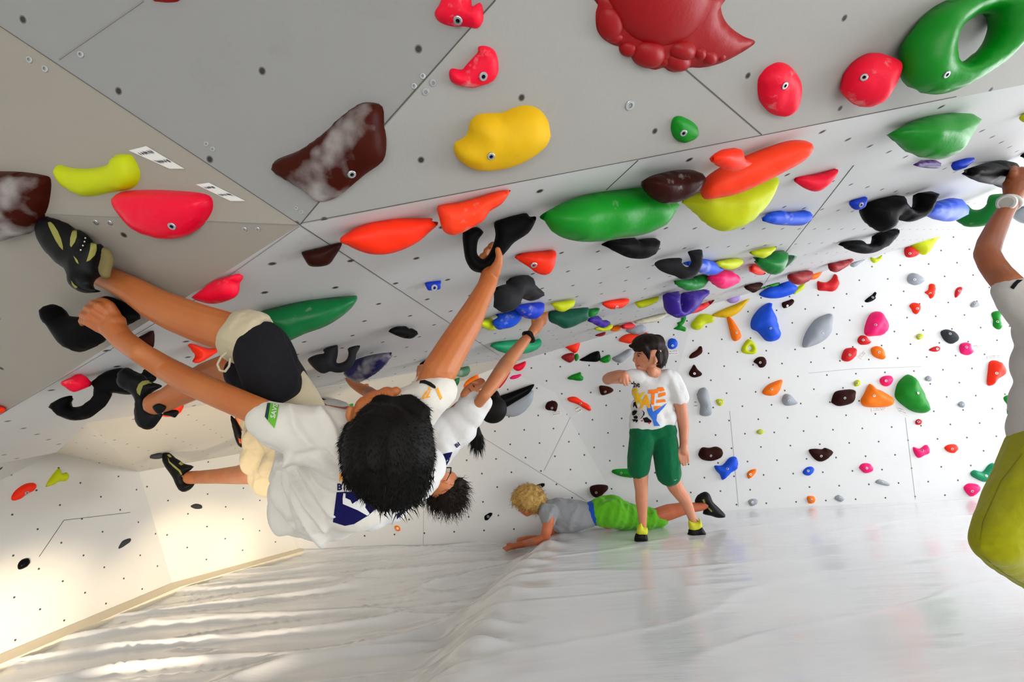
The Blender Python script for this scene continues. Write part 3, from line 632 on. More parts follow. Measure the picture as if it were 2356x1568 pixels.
h('M2', 'purple', '1480 1030 1560 1010 1660 997 1625 1070 1605 1150 1625 1220 1660 1242 1700 1180 1712 1100 1700 1020 1800 1000 1920 980 2025 972 2000 1060 1930 1130 1880 1200 1820 1280 1730 1340 1650 1358 1570 1330 1520 1260 1495 1150', 'purple hook-shaped hold with chalk', jug=True, chalk=.45, group=G2_, lift=.04)
h('M2', 'green', '1580 1500 1640 1460 1630 1420 1680 1400 1690 1340 1740 1320 1755 1360 1730 1420 1700 1460 1750 1490 1740 1540 1680 1525 1620 1515', 'bright green bone-shaped hold below the purple hook', group=G2_, chalk=.02)
h('M2', 'lime', '1815 1440 1860 1380 1930 1310 2000 1300 2080 1310 2130 1350 2120 1410 2060 1430 2010 1440 1960 1500 1890 1520 1830 1490', 'lumpy lime yellow hold left of the yellow tusk', group=G2_, chalk=.02, rnd_amt=2)
h('M2', 'black', '605 365 700 320 850 290 1050 268 1075 310 1150 290 1250 280 1350 282 1365 340 1340 440 1290 520 1200 555 1080 558 950 535 800 465 680 400', 'black boat-shaped hold under the widest green one', group=G2_, chalk=.15)
h('M2', 'azure', '1700 620 1820 585 1970 560 2060 570 2150 620 2210 690 2200 750 2120 780 2020 770 1940 745 1850 680', 'blue chalked hold behind the dark grey hook', group=G2_, chalk=.6)
h('M2', 'charcoal', '1325 625 1380 580 1480 555 1600 545 1690 550 1695 610 1740 660 1790 660 1822 590 1800 510 1775 465 1850 440 1965 435 1970 520 1965 620 1930 730 1850 800 1750 832 1680 830 1600 790 1500 760 1410 720 1360 680', 'dark grey hook-shaped hold over a green one', jug=True, chalk=.1, group=G2_, lift=.05)
h('0', 'lime', '1644 605 1665 597 1697 593 1704 604 1694 617 1675 620 1655 614', 'lime hold right of the blue chalked one', group=G2_, chalk=.02)
h('M2', 'dkgreen', '1585 860 1650 845 1850 820 1920 780 2080 790 2060 830 2000 900 1950 960 1870 985 1780 988 1700 960 1630 910', 'green hold with a grey chalk patch under the dark grey hook', group=G2_, chalk=.45)
h('0', 'hotpink', '1640 635 1655 622 1675 622 1689 635 1690 648 1680 660 1660 664 1645 650', 'round pink hold beside the green chalk-patched one', group=G2_, chalk=.1, rnd_amt=2)
h('0', 'lilac', '1670 685 1680 678 1700 675 1702 688 1692 696 1678 696', 'small lilac hold near the yellow tusk', group=G2_, chalk=.2)
h('0', 'yellow', '1637 725 1660 712 1690 700 1724 686 1715 700 1700 718 1680 729 1660 730', 'yellow tusk-shaped hold above the orange cone', group=G2_, chalk=.02)
h('L3', 'amber', '275 415 300 420 340 480 357 520 345 540 320 550 300 530 285 470', 'orange cone-shaped hold pointing up to the yellow tusk', (330, 500), group=G3_, chalk=.02)
h('P4', 'orange', '290 360 340 320 400 310 450 350 500 420 540 450 480 472 400 470 330 430', 'orange-red hold left of the dark green cup', group=G2_, chalk=.05)
h('P4', 'grgreen', '800 185 955 178 930 250 860 330 790 390 775 330', 'grey-green chalked wedge behind the dark green cup', group=G2_, chalk=.5)
h('P4', 'dkgreen', '345 200 480 215 560 195 640 130 720 112 812 102 805 180 790 300 760 380 710 460 650 467 580 450 520 400 450 330 390 260', 'dark green cup-shaped hold under the lime scallop', group=G2_, chalk=.05, rough=.35, lift=.02)
h('P4', 'lime', '285 130 400 90 550 55 695 42 680 80 620 150 560 195 500 220 420 205 350 180', 'lime scallop-edged hold on top of the dark green cup', group=G2_, chalk=.02, lift=.04)
h('P4', 'dbrown', '208 645 300 610 430 580 490 605 465 640 430 660 410 710 350 740 300 720 240 685', 'very dark brown hold left of the green twig', group=G2_, chalk=.05)
h('P4', 'green', '430 680 500 650 590 620 660 595 745 585 720 625 640 650 580 645 500 680', 'thin green twig-shaped hold above the long blue one', group=G2_, chalk=.02)
h('P4', 'lime', '980 680 1060 620 1125 590 1100 680 1040 720 960 765 950 730', 'lime hold peeping out right of the long blue one', group=G3_, chalk=.02)
h('P4', 'azure', '432 765 500 700 600 650 720 625 760 580 890 545 920 580 1000 640 1012 690 970 740 880 780 760 815 640 825 520 810', 'long bright blue fish-shaped hold', group=G2_, chalk=.02)
h('P4', 'dred', '878 465 960 440 1080 415 1185 402 1190 470 1170 550 1110 600 1030 620 960 605 910 540', 'dark red cup-shaped hold above the long blue one', group=G2_, chalk=.25, lift=.03)
h('P4', 'amber', '1195 460 1280 430 1375 410 1365 460 1310 520 1240 543 1180 535', 'small orange leaf-shaped hold right of the dark red cup', group=G2_, chalk=.02)
h('P4', 'grey', '1800 320 1860 270 1960 240 2030 240 1960 290 1900 340 1840 355', 'small grey hold in the corner behind the red blade', group=G3_, chalk=.1)
h('P4', 'dred', '1465 310 1600 280 1720 245 1830 228 1850 250 1790 310 1700 380 1620 425 1560 430 1500 400 1480 375 1510 385', 'red blade-shaped hold on the edge of the low roof', group=G2_, chalk=.1)
h('P4', 'red', '1310 565 1370 575 1450 580 1520 530 1570 455 1620 530 1638 590 1610 670 1540 720 1430 712 1330 705 1308 660', 'red boomerang-shaped hold on the back wall', group=G3_, chalk=.05)
h('P4', 'dbrown', '778 890 820 870 880 850 930 832 962 860 940 910 880 950 810 972 780 940', 'dark brown bean-shaped hold under the long blue one', (858, 935), group=G3_, chalk=.05)
h('P4', 'azure', '305 1200 330 1110 400 1010 490 930 580 888 625 910 620 980 660 1060 700 1180 730 1300 758 1380 720 1440 620 1472 530 1455 460 1380 400 1320 320 1280', 'large blue fin-shaped hold on the back wall', (608, 1273), group=G3_, chalk=.02, rough=.4)
h('L3', 'grey', '700 560 720 500 770 430 830 400 865 400 862 470 850 520 800 560 740 582 705 585', 'largest grey leaf-shaped hold on the back wall', (815, 508), group=G3_, chalk=.1)
h('P4', 'black', '2018 865 2060 820 2130 770 2170 730 2198 740 2180 800 2190 820 2140 860 2060 885', 'small black hold with a white bolt, above the pink doughnut', (2142, 808), group=G3_, chalk=.02)
for a in [
 ('hotpink', '1048 500 1060 440 1085 395 1125 382 1155 410 1175 450 1175 490 1150 515 1110 520 1070 522', (1113, 457), 'large pink doughnut-like hold on the back wall'),
 ('red', '1013 535 1030 517 1055 520 1070 540 1088 555 1070 568 1030 570 1013 555', (1043, 543), 'small red hold under the pink doughnut-like one'),
 ('red', '920 650 935 600 965 587 1000 590 1003 625 980 655 950 665', (967, 627), 'red almond-shaped hold left of an orange egg'),
 ('amber', '1088 590 1120 577 1150 590 1167 640 1150 653 1110 640 1090 620', (1133, 612), 'orange egg-shaped hold right of the red almond'),
 ('dbrown', '425 665 450 640 485 640 498 670 485 695 460 698 445 680', (463, 670), 'dark brown hold under the lime triangular ring'),
 ('amber', '473 840 500 800 550 775 588 768 580 810 555 850 510 857', (527, 820), 'orange leaf-shaped hold above a grey one'),
 ('grey', '585 875 600 848 630 850 660 880 675 900 640 912 605 912 588 895', (625, 885), 'grey teardrop hold below the orange leaf'),
 ('grey', '107 850 120 820 150 810 170 830 180 880 192 930 185 965 150 972 122 960 125 910 112 880', (172, 925), 'tall grey bean-shaped hold right of the standing boy\'s shoulder'),
 ('lime', '213 882 235 875 258 885 245 912 225 910', (237, 893), 'small yellow triangular hold beside the tall grey bean'),
 ('dbrown', '863 890 880 840 920 825 990 823 995 860 985 895 940 912 900 915 870 900', (940, 870), 'large dark brown rocky hold left of the amber one'),
 ('lime', '992 780 1010 768 1027 775 1020 800 995 803', (1008, 786), 'tiny lime hold above the large brown rock'),
 ('amber', '1028 880 1045 850 1070 800 1085 790 1110 815 1150 830 1195 860 1210 885 1195 915 1130 922 1060 920 1035 905', (1105, 857), 'big amber triangular hold left of the big green one'),
 ('hotpink', '1135 770 1155 748 1200 745 1208 775 1185 803 1150 798', (1172, 773), 'pink square-ish hold above the big amber one'),
 ('green', '1220 850 1235 790 1270 750 1300 737 1330 760 1365 820 1390 880 1410 940 1380 955 1320 945 1265 910 1232 880', (1352, 842), 'biggest bright green hold on the back wall'),
 ('grey', '1392 755 1410 745 1428 755 1425 775 1395 772', (1410, 760), 'tiny grey hold right of the biggest green one'),
 ('red', '1338 1000 1355 988 1373 998 1365 1020 1340 1018', (1355, 1003), 'tiny red hold below the biggest green one'),
 ('grey', '1290 195 1310 168 1345 170 1385 205 1370 225 1335 235 1300 222', (1333, 203), 'grey half-moon hold high on the back wall'),
 ('orange', '1388 275 1410 260 1415 230 1440 228 1450 260 1440 300 1420 310 1410 290', (1420, 280), 'orange bottle-shaped hold high on the back wall'),
 ('red', '1560 270 1575 248 1600 245 1598 270 1575 300 1560 303', (1585, 267), 'small red comma-shaped hold, highest at the right'),
 ('orange', '1303 350 1325 333 1355 340 1363 370 1345 398 1325 390 1315 370', (1348, 366), 'orange rounded hold left of the bottle-shaped one'),
 ('grey', '1648 345 1670 322 1697 340 1690 355 1655 360', (1675, 338), 'small grey triangular hold near the climber\'s sleeve'),
 ('dgrey', '1478 500 1510 483 1550 495 1575 530 1565 555 1535 565 1500 545', (1533, 508), 'dark grey disc-shaped hold left of a pink one'),
 ('lime', '1340 525 1355 508 1375 510 1378 530 1355 543', (1358, 524), 'tiny lime hold left of the dark grey disc'),
 ('red', '1412 600 1440 582 1470 580 1475 600 1450 610', (1460, 593), 'small red teardrop hold below the dark grey disc'),
 ('hotpink', '1588 570 1610 558 1640 560 1645 590 1662 605 1640 628 1600 622 1585 600', (1625, 583), 'pink star-like hold right of the dark grey disc'),
 ('orange', '1740 790 1745 720 1752 670 1780 657 1815 670 1838 710 1830 745 1790 770 1765 800', (1795, 730), 'large orange ear-shaped hold near the right climber'),
 ('green', '1765 395 1790 380 1820 385 1815 430 1825 470 1805 485 1775 465 1775 430', (1800, 440), 'green wavy hold under the right climber\'s sleeve'),
 ('green', '1835 865 1860 853 1870 870 1875 920 1882 960 1855 960 1855 910 1838 885', (1862, 935), 'narrow green upright hold beside the right climber\'s shirt'),
 ('grey', '1578 900 1600 888 1617 905 1605 925 1580 915', (1597, 905), 'small grey hold left of the narrow green one'),
 ('dbrown', '115 1180 135 1148 175 1150 215 1143 248 1160 250 1195 225 1215 185 1225 140 1218 118 1200', (185, 1195), 'dark brown peanut-shaped hold right of the boy\'s hand'),
 ('azure', '205 1250 250 1248 290 1205 330 1205 335 1265 300 1290 280 1310 250 1332 235 1300 215 1280', (278, 1268), 'blue jagged hold below the brown peanut'),
 ('dbrown', '735 1165 770 1155 810 1158 830 1150 873 1172 850 1205 810 1228 770 1215', (807, 1197), 'dark brown lip-shaped hold low on the back wall'),
 ('azure', '702 1285 725 1260 755 1257 767 1275 745 1305 715 1303', (733, 1280), 'small blue hold below the brown lips'),
 ('amber', '388 1295 410 1275 440 1270 435 1295 400 1325', (408, 1300), 'small orange hold right of the blue jagged one'),
 ('hotpink', '1020 1260 1040 1238 1080 1240 1097 1270 1080 1290 1050 1292 1030 1275', (1063, 1265), 'pink rounded hold right of the small blue one'),
 ('hotpink', '1325 1145 1360 1155 1390 1135 1410 1140 1415 1180 1395 1190 1355 1208 1330 1180', (1377, 1165), 'pink ragged hold left of an orange oval'),
 ('orange', '1500 1150 1525 1132 1565 1132 1575 1155 1555 1180 1520 1172', (1545, 1157), 'orange oval hold right of the ragged pink one'),
 ('teal', '1648 1290 1670 1275 1715 1285 1750 1245 1780 1238 1783 1290 1765 1325 1730 1343 1690 1330 1655 1310', (1737, 1308), 'teal green heart-shaped hold near the right climber\'s hip'),
 ('hotpink', '1610 1370 1640 1350 1690 1358 1695 1385 1675 1410 1650 1425 1620 1400', (1658, 1395), 'pink hold under the teal green one near the floor'),
 ('grey', '1110 1345 1135 1327 1190 1350 1188 1365 1150 1360', (1150, 1347), 'grey bent hold below the pink rounded one'),
 ('grey', '395 1450 420 1437 450 1445 440 1470 410 1478', (420, 1458), 'grey hold near the floor behind the lying boy\'s shoe'),
 ('amber', '727 1425 768 1425 768 1458 735 1462', (748, 1443), 'small square orange hold near the floor'),
 ('grey', '882 1430 905 1415 935 1435 920 1455 890 1445', (910, 1435), 'grey hold near the floor right of the square orange one'),
 ('lime', '443 1055 465 1045 485 1058 470 1075 447 1070', (463, 1060), 'tiny lime hold alone in the middle of the back wall'),
]: h('L3', a[0], a[1], a[3], a[2], group=G3_, chalk=.04)
h('L3', 'lime', '357 590 380 550 400 538 430 560 445 600 430 622 390 622 360 612', 'lime triangular ring-shaped hold', hole='390 590 405 575 415 592 402 604', group=G3_, chalk=.02)
h('M3', 'pink', '512 400 540 370 640 355 740 335 820 308 845 310 838 360 790 430 740 475 680 490 610 470 550 435', 'pink half-moon hold with two grey scuffs', group=G2_, chalk=.15)
h('M3', 'azure', '255 715 310 660 400 640 430 650 520 650 600 638 627 680 620 730 580 760 480 762 370 755 290 735', 'blue boat-shaped hold with grey chalk, below the pink half-moon', group=G2_, chalk=.55)
h('M3', 'plum', '1470 272 1540 245 1600 235 1650 240 1678 285 1670 303 1600 303 1530 295', 'small dark purple hold under the green wedge', group=G2_, chalk=.1)
h('M3', 'blue', '1782 260 1850 230 1950 217 1950 240 1900 290 1850 315 1800 322 1780 305', 'small blue hold right of the dark purple one', group=G2_, chalk=.1)
h('M3', 'black', '1872 325 1920 300 2050 260 2200 240 2240 320 2235 470 2160 440 2050 425 1950 375', 'black triangular hold under the watch-wearing hand', group=G2_, chalk=.02)
h('M3', 'blue', '965 565 1020 545 1085 530 1080 590 1055 630 1000 635 970 605', 'small dark blue hold left of the large black hook', (1048, 595), group=G2_, chalk=.02)
h('M3', 'black', '1068 605 1150 560 1250 530 1355 520 1360 570 1400 610 1450 620 1500 590 1500 535 1495 505 1560 492 1625 490 1620 540 1595 590 1570 660 1520 710 1440 732 1370 722 1305 700 1290 770 1240 812 1190 805 1120 750 1085 690', 'large black hook-shaped hold with two lobes at the right', jug=True, group=G2_, chalk=.02)
h('M3', 'dkgreen', '1810 605 1850 595 1900 592 1940 630 2000 632 2050 600 2060 560 2080 520 2140 508 2230 510 2240 560 2150 690 2100 745 2000 770 1900 772 1850 750 1805 715 1830 670 1830 640', 'dark green hook-shaped hold beside the white watch', jug=True, group=G2_, chalk=.1)
h('M3', 'azure', '1570 660 1595 590 1680 560 1790 540 1820 590 1865 650 1850 700 1790 725 1710 728 1640 705', 'smooth blue hold between the black and the green hooks', group=G2_, chalk=.1, lift=.03)
h('M3', 'black', '872 908 930 885 1050 878 1080 905 1130 905 1160 880 1160 835 1250 800 1345 787 1320 840 1260 920 1180 970 1080 988 980 970 920 940', 'black crescent-shaped hold at the edge of the low roof', jug=True, group=G2_, chalk=.02)
h('M3', 'red', '1395 950 1420 932 1450 935 1510 985 1480 1010 1430 1018 1400 1000', 'red hold half covered by the lime cone', (1440, 985), group=G3_, chalk=.02)
h('M3', 'lime', '1428 885 1500 850 1620 790 1715 785 1690 830 1640 900 1600 960 1560 998 1500 975 1440 925', 'lime yellow cone-shaped hold at the roof edge', group=G2_, chalk=.02)
h('M3', 'lime', '1127 1015 1170 1025 1215 998 1210 1030 1160 1062 1130 1045', 'small lime hold in the corner under the black crescent', group=G3_, chalk=.02)
h('O2', 'grey', '840 600 900 520 958 500 1050 500 1050 660 958 672 900 655', 'grey rounded hold behind the wrist with the watch', group=G2_, chalk=.1)
h('T3', 'lime', '2335 780 2400 750 2400 830 2345 820', 'tip of a lime hold at the right edge of the photo', group=G2_)
h('M3', 'black', '2340 190 2400 170 2400 230 2345 215', 'tip of a black hold at the right edge above the hand', group=G2_)

# paper route tags stuck beside some holds, with illegible handwriting
paper = simple('tag_paper', '#dddcd8', 0.8); ink = simple('tag_ink', '#26242a', 0.8)
def route_tag(q, label, rows=2):
    c = [wall_hit(*p) for p in q]
    if any(k[0] is None for k in c): return
    p0, p1, p2, p3 = [k[0] + k[1] * .0012 for k in c]; n = c[0][1]
    o3 = (p0 + p1 + p2 + p3) / 4
    vs = [p - o3 for p in (p0, p1, p2, p3)] + [p - o3 + n * .0008 for p in (p0, p1, p2, p3)]
    o = link('route_tag', mesh_py('route_tag', vs, [(0, 1, 2, 3), (4, 5, 6, 7), (0, 1, 5, 4), (1, 2, 6, 5), (2, 3, 7, 6), (3, 0, 4, 7)]), paper, smooth=False); o.location = o3
    tag(o, label, 'paper tag', 'route tags on the walls')
    vv = []; ff = []
    def at(u, v): return (p0 * (1 - u) * (1 - v) + p1 * u * (1 - v) + p2 * u * v + p3 * (1 - u) * v) - o3 + n * .0014
    for r in range(rows):
        u = .12; v0 = (r + .55) / (rows + .4)
        while u < .86:
            w = rnd.uniform(.03, .09); a = rnd.uniform(-.06, .06); hh = rnd.uniform(.03, .075)
            b = len(vv); vv += [at(u, v0 - hh + a), at(u + w, v0 - hh - a), at(u + w, v0 + hh - a), at(u, v0 + hh * .4 + a)]; ff.append((b, b + 1, b + 2, b + 3)); u += w + rnd.choice((.02, .02, .06))
    s = link('handwriting', mesh_py('handwriting', vv, ff), ink, o, smooth=False); s.matrix_parent_inverse = Matrix.Identity(4)
route_tag([(298, 346), (338, 336), (426, 388), (392, 388)], 'paper tag above the pink bowl-shaped hold, left of two')
route_tag([(452, 424), (482, 420), (566, 462), (532, 462)], 'paper tag nearest the meeting point of the seams')
route_tag([(1266, 948), (1288, 944), (1294, 953), (1272, 957)], 'paper tag below the dark brown rounded hold')
route_tag([(1320, 938), (1330, 932), (1342, 946), (1330, 952)], 'paper tag below the orange caterpillar hold')
route_tag([(1532, 806), (1560, 804), (1562, 816), (1534, 818)], 'paper tag below the round blue hold')
route_tag([(1596, 920), (1604, 920), (1604, 940), (1596, 940)], 'narrow paper tag left of the tall grey bean hold')
route_tag([(2004, 938), (2040, 936), (2041, 944), (2005, 947)], 'paper tag below the big amber hold')
route_tag([(2062, 934), (2080, 940), (2092, 958), (2070, 948)], 'slanting paper tag below the biggest green hold')
route_tag([(1974, 820), (1988, 806), (1994, 812), (1982, 826)], 'paper tag between the red almond and the orange egg')
route_tag([(2236, 794), (2260, 792), (2260, 799), (2236, 801)], 'paper tag right of the pink star-like hold')
route_tag([(2270, 818), (2304, 815), (2304, 824), (2272, 826)], 'paper tag above the orange ear-shaped hold')

SCR = ['large steel washer and screw alone between the yellow hold and the small green hold', 'screw head right of the upper shoe, left of a pair', 'screw head right of the upper shoe, right of a pair', 'screw head left of the seam meeting point, left of a pair', 'screw head left of the seam meeting point, right of a pair', 'screw head left of the pink hook-shaped hold, lower left of four', 'screw head left of the pink hook-shaped hold, lower right of four', 'screw head left of the pink hook-shaped hold, upper left of four', 'screw head left of the pink hook-shaped hold, topmost of four', 'screw head left of the large brown hold, upper of a pair', 'screw head left of the large brown hold, lower of a pair', 'screw head near the top left corner, upper of a pair', 'screw head near the top left corner, lower of a pair', 'screw head just under the pale seam at the top left', 'screw head above the seam meeting point, upper of a pair', 'screw head above the seam meeting point, lower of a pair']
for k_, (x, y, k) in enumerate(((1449, 242, 1.0), (221, 511, .55), (253, 512, .55), (563, 527, .5), (593, 527, .5), (979, 211, .6), (996, 190, .6), (953, 198, .5), (973, 175, .5), (475, 331, .45), (490, 343, .45), (68, 137, .6), (104, 158, .6), (186, 125, .6), (682, 478, .4), (694, 487, .4))):
    l, n, d = wall_hit(x, y); o = bpy.data.objects.new('screw', BOLT); COL.objects.link(o)
    o.matrix_world = Matrix.Translation(l + n * .0005) @ n.to_track_quat('Z', 'Y').to_matrix().to_4x4() @ Matrix.Diagonal((k, k, k, 1))
    tag(o, SCR[k_], 'screw', 'screw heads in the front roof panels')
# ================================================================== FIGURE KIT
def sph(bm, c, r, axes=None, seg=2):
    M = Matrix.Translation(c)
    if axes is not None: M = M @ axes
    bmesh.ops.create_icosphere(bm, subdivisions=seg, radius=r, matrix=M)
def rcone(bm, a, b, ra, rb, n=14):
    d = b - a
    if d.length < 1e-5: return
    M = Matrix.Translation((a + b) / 2) @ d.to_track_quat('Z', 'Y').to_matrix().to_4x4()
    bmesh.ops.create_cone(bm, cap_ends=True, segments=n, radius1=ra, radius2=rb, depth=d.length, matrix=M)
def chain(bm, L, k=1.0):
    """a tapering limb through (px, py, depth, radius in px at that depth)"""
    Q = [(P(x, y, t), r * t / FPX * k) for x, y, t, r in L]
    for c, r in Q: sph(bm, c, r)
    for (a, ra), (b, rb) in zip(Q[:-1], Q[1:]): rcone(bm, a, b, ra, rb)
def wchain(bm, L):
    for c, r in L: sph(bm, Vector(c), r)
    for (a, ra), (b, rb) in zip(L[:-1], L[1:]): rcone(bm, Vector(a), Vector(b), ra, rb)
def ell(bm, x, y, t, rx, ry, rz=None, ang=0, seg=3):
    rz = rz if rz is not None else (rx + ry) / 2
    c = P(x, y, t); k = t / FPX; a = math.radians(ang)
    ux = CR * math.cos(a) - CU * math.sin(a); uy = CR * math.sin(a) + CU * math.cos(a); uz = -FW
    R = Matrix(((ux.x * rx * k, uy.x * ry * k, uz.x * rz * k, 0), (ux.y * rx * k, uy.y * ry * k, uz.y * rz * k, 0), (ux.z * rx * k, uy.z * ry * k, uz.z * rz * k, 0), (0, 0, 0, 1)))
    bmesh.ops.create_icosphere(bm, subdivisions=seg, radius=1, matrix=Matrix.Translation(c) @ R)
def torus(bm, c, axis, R, r, n=20, sq=1.0):
    axis = axis.normalized(); e1 = axis.orthogonal().normalized(); e2 = axis.cross(e1)
    pp = [c + e1 * math.cos(2 * math.pi * i / n) * R + e2 * math.sin(2 * math.pi * i / n) * R for i in range(n)]
    for i in range(n):
        sph(bm, pp[i], r, seg=1); rcone(bm, pp[i], pp[(i + 1) % n], r, r, 8)
def skin_over(name, bm, voxel, mat, parent, smooth=4, folds=None, post=None, subdiv=0):
    """union of the shapes grown into one continuous, smoothed surface"""
    me = bpy.data.meshes.new(name); bm.to_mesh(me); bm.free()
    o = bpy.data.objects.new(name, me); COL.objects.link(o)
    r = o.modifiers.new('r', 'REMESH'); r.mode = 'VOXEL'; r.voxel_size = voxel; r.adaptivity = 0
    s = o.modifiers.new('s', 'SMOOTH'); s.factor = 0.6; s.iterations = smooth
    dg = bpy.context.evaluated_depsgraph_get(); dg.update()
    me2 = bpy.data.meshes.new_from_object(o.evaluated_get(dg)); bpy.data.objects.remove(o); bpy.data.meshes.remove(me)
    me2.name = name
    if folds:
        folds(me2); bm = bmesh.new(); bm.from_mesh(me2)
        for _ in range(3): bmesh.ops.smooth_vert(bm, verts=bm.verts[:], factor=0.5, use_axis_x=True, use_axis_y=True, use_axis_z=True)
        bm.to_mesh(me2); bm.free()
    ob = link(name, me2, mat, parent); return ob
def folds_fn(amp, axis, freq, across=6.0, seed=0.0, lump=0.0, lf=9.0):
    axis = Vector(axis).normalized()
    def f(me):
        vs = me.vertices; nn = [v.normal.copy() for v in vs]
        for v, n in zip(vs, nn):
            p = v.co; a = p.dot(axis); q = p - axis * a
            w = noise.noise(Vector((q.x * across + seed, q.y * across, q.z * across + a * freq)))
            w = 1 - abs(w) * 2.6
            v.co = p + n * (amp * w + lump * noise.noise(p * lf + Vector((seed, 0, 0))))
        me.update()
    return f
def line_folds(lines, base=None):
    '''raised cloth folds running along traced lines: (points, half width px, height m)'''
    def f(me):
        if base: base(me)
        vs = me.vertices; nn = [v.normal.copy() for v in vs]
        for v, n in zip(vs, nn):
            if n.dot(CAM - v.co) < 0: continue
            x, y = proj(v.co); d = 0
            for pl, w, a in lines:
                best = 1e9
                for (ax, ay), (bx, by) in zip(pl[:-1], pl[1:]):
                    dx, dy = bx - ax, by - ay; t = max(0, min(1, ((x - ax) * dx + (y - ay) * dy) / (dx * dx + dy * dy)))
                    q = (x - ax - t * dx) ** 2 + (y - ay - t * dy) ** 2
                    if q < best: best = q
                g = best / (w * w)
                if g < 9: d += a * math.exp(-g)
            v.co = v.co + n * d
        me.update()
    return f
def bvh_of(*obs):
    V = []; F = []
    for o in obs:
        b = len(V); V += [tuple(v.co) for v in o.data.vertices]; F += [tuple(b + i for i in p.vertices) for p in o.data.polygons]
    return BVHTree.FromPolygons(V, F)
def cast_px(bv, x, y):
    l, n, i, d = bv.ray_cast(CAM, ray(x, y).normalized()); return l
def decal(name, bv, poly, mat, parent, off=.0016, step=None, holes=(), label=None):
    """a thin print that follows the cloth it is printed on"""
    xs = [p[0] for p in poly]; ys = [p[1] for p in poly]; step = step or max(1.2, max(max(xs) - min(xs), max(ys) - min(ys)) / 14)
    dens = []
    for i in range(len(poly)):
        a, b = poly[i], poly[(i + 1) % len(poly)]; k = max(1, int(math.hypot(b[0] - a[0], b[1] - a[1]) / step))
        dens += [(a[0] + (b[0] - a[0]) * j / k, a[1] + (b[1] - a[1]) * j / k) for j in range(k)]
    V, T = triangulate(dens, list(holes), step); return decal_tris(name, bv, V, T, mat, parent, off)
def decal_tris(name, bv, V, T, mat, parent, off=.0016):
    vs = []; ok = []
    for v in V:
        l = cast_px(bv, *v); ok.append(l is not None)
        vs.append((l if l is not None else CAM) + ((CAM - l).normalized() * off if l is not None else Vector((0, 0, 0))))
    T = [t for t in T if all(ok[i] for i in t) and max((vs[t[i]] - vs[t[i - 1]]).length for i in range(len(t))) < .08]
    used = sorted({i for t in T for i in t}); mp = {i: k for k, i in enumerate(used)}
    if not used: return None
    return link(name, mesh_py(name, [vs[i] for i in used], [tuple(mp[i] for i in t) for t in T]), mat, parent)
def text_decal(name, bv, text, org, xd, yd, mat, parent, off=.0016, bold=0.0):
    """lettering laid on cloth: org = lower left corner in the photo, xd and yd = step of one em"""
    cu = bpy.data.curves.new('t', 'FONT'); cu.body = text; cu.offset = bold; cu.resolution_u = 2
    o = bpy.data.objects.new('t', cu); COL.objects.link(o); dg = bpy.context.evaluated_depsgraph_get(); dg.update()
    me = bpy.data.meshes.new_from_object(o.evaluated_get(dg)); bpy.data.objects.remove(o)
    bm = bmesh.new(); bm.from_mesh(me); bmesh.ops.triangulate(bm, faces=bm.faces[:])
    for _ in range(3):
        es = [e for e in bm.edges if e.calc_length() > .12]
        if es: bmesh.ops.subdivide_edges(bm, edges=es, cuts=1); bmesh.ops.triangulate(bm, faces=bm.faces[:])
    bm.to_mesh(me); bm.free()
    V = [(org[0] + xd[0] * v.co.x + yd[0] * v.co.y, org[1] + xd[1] * v.co.x + yd[1] * v.co.y) for v in me.vertices]
    T = [tuple(p.vertices) for p in me.polygons]; return decal_tris(name, bv, V, T, mat, parent, off)
def pillow(name, crop, s, t, mat, parent, thick=.8, tilt=(0, 0), step=None, bumpy=.05, rs=True, fine=20, flatback=False):
    """a rounded solid with the traced outline; tilt = change of depth per px in x and y"""
    poly = pts(crop, s); poly = smooth_poly(poly) if rs else poly
    cx = sum(p[0] for p in poly) / len(poly); cy = sum(p[1] for p in poly) / len(poly)
    w = max(max(p[0] for p in poly) - min(p[0] for p in poly), max(p[1] for p in poly) - min(p[1] for p in poly))
    V, T = triangulate(poly, [], step or w / fine)
    D = [segd(v[0], v[1], poly) for v in V]; R = max(D); cnt = {}
    for f in T:
        for i in range(len(f)):
            e = tuple(sorted((f[i], f[(i + 1) % len(f)]))); cnt[e] = cnt.get(e, 0) + 1
    edge = {i for e, c in cnt.items() if c == 1 for i in e}
    sd = rnd.random() * 99; vs = []; back = {}
    def z(i): q = 1 - min(1, D[i] / R); return 0 if i in edge else R * thick * math.sqrt(max(0, 1 - q * q)) * (1 + bumpy * 3 * noise.noise(Vector((V[i][0] / R * 1.3 + sd, V[i][1] / R * 1.3, sd))))
    for i, v in enumerate(V):
        tt = t + tilt[0] * (v[0] - cx) + tilt[1] * (v[1] - cy); vs.append(P(v[0], v[1], tt) - FW * z(i) * t / FPX)
    fs = list(T)
    for i, v in enumerate(V):
        if i in edge: back[i] = i
        else:
            tt = t + tilt[0] * (v[0] - cx) + tilt[1] * (v[1] - cy); back[i] = len(vs); vs.append(P(v[0], v[1], tt) + FW * z(i) * t / FPX * (.3 if flatback else 1))
    for f in T: fs.append(tuple(back[i] for i in f[::-1]))
    me = mesh_py(name, vs, fs); bm = bmesh.new(); bm.from_mesh(me); bmesh.ops.recalc_face_normals(bm, faces=bm.faces[:]); bm.to_mesh(me); bm.free()
    return link(name, me, mat, parent)
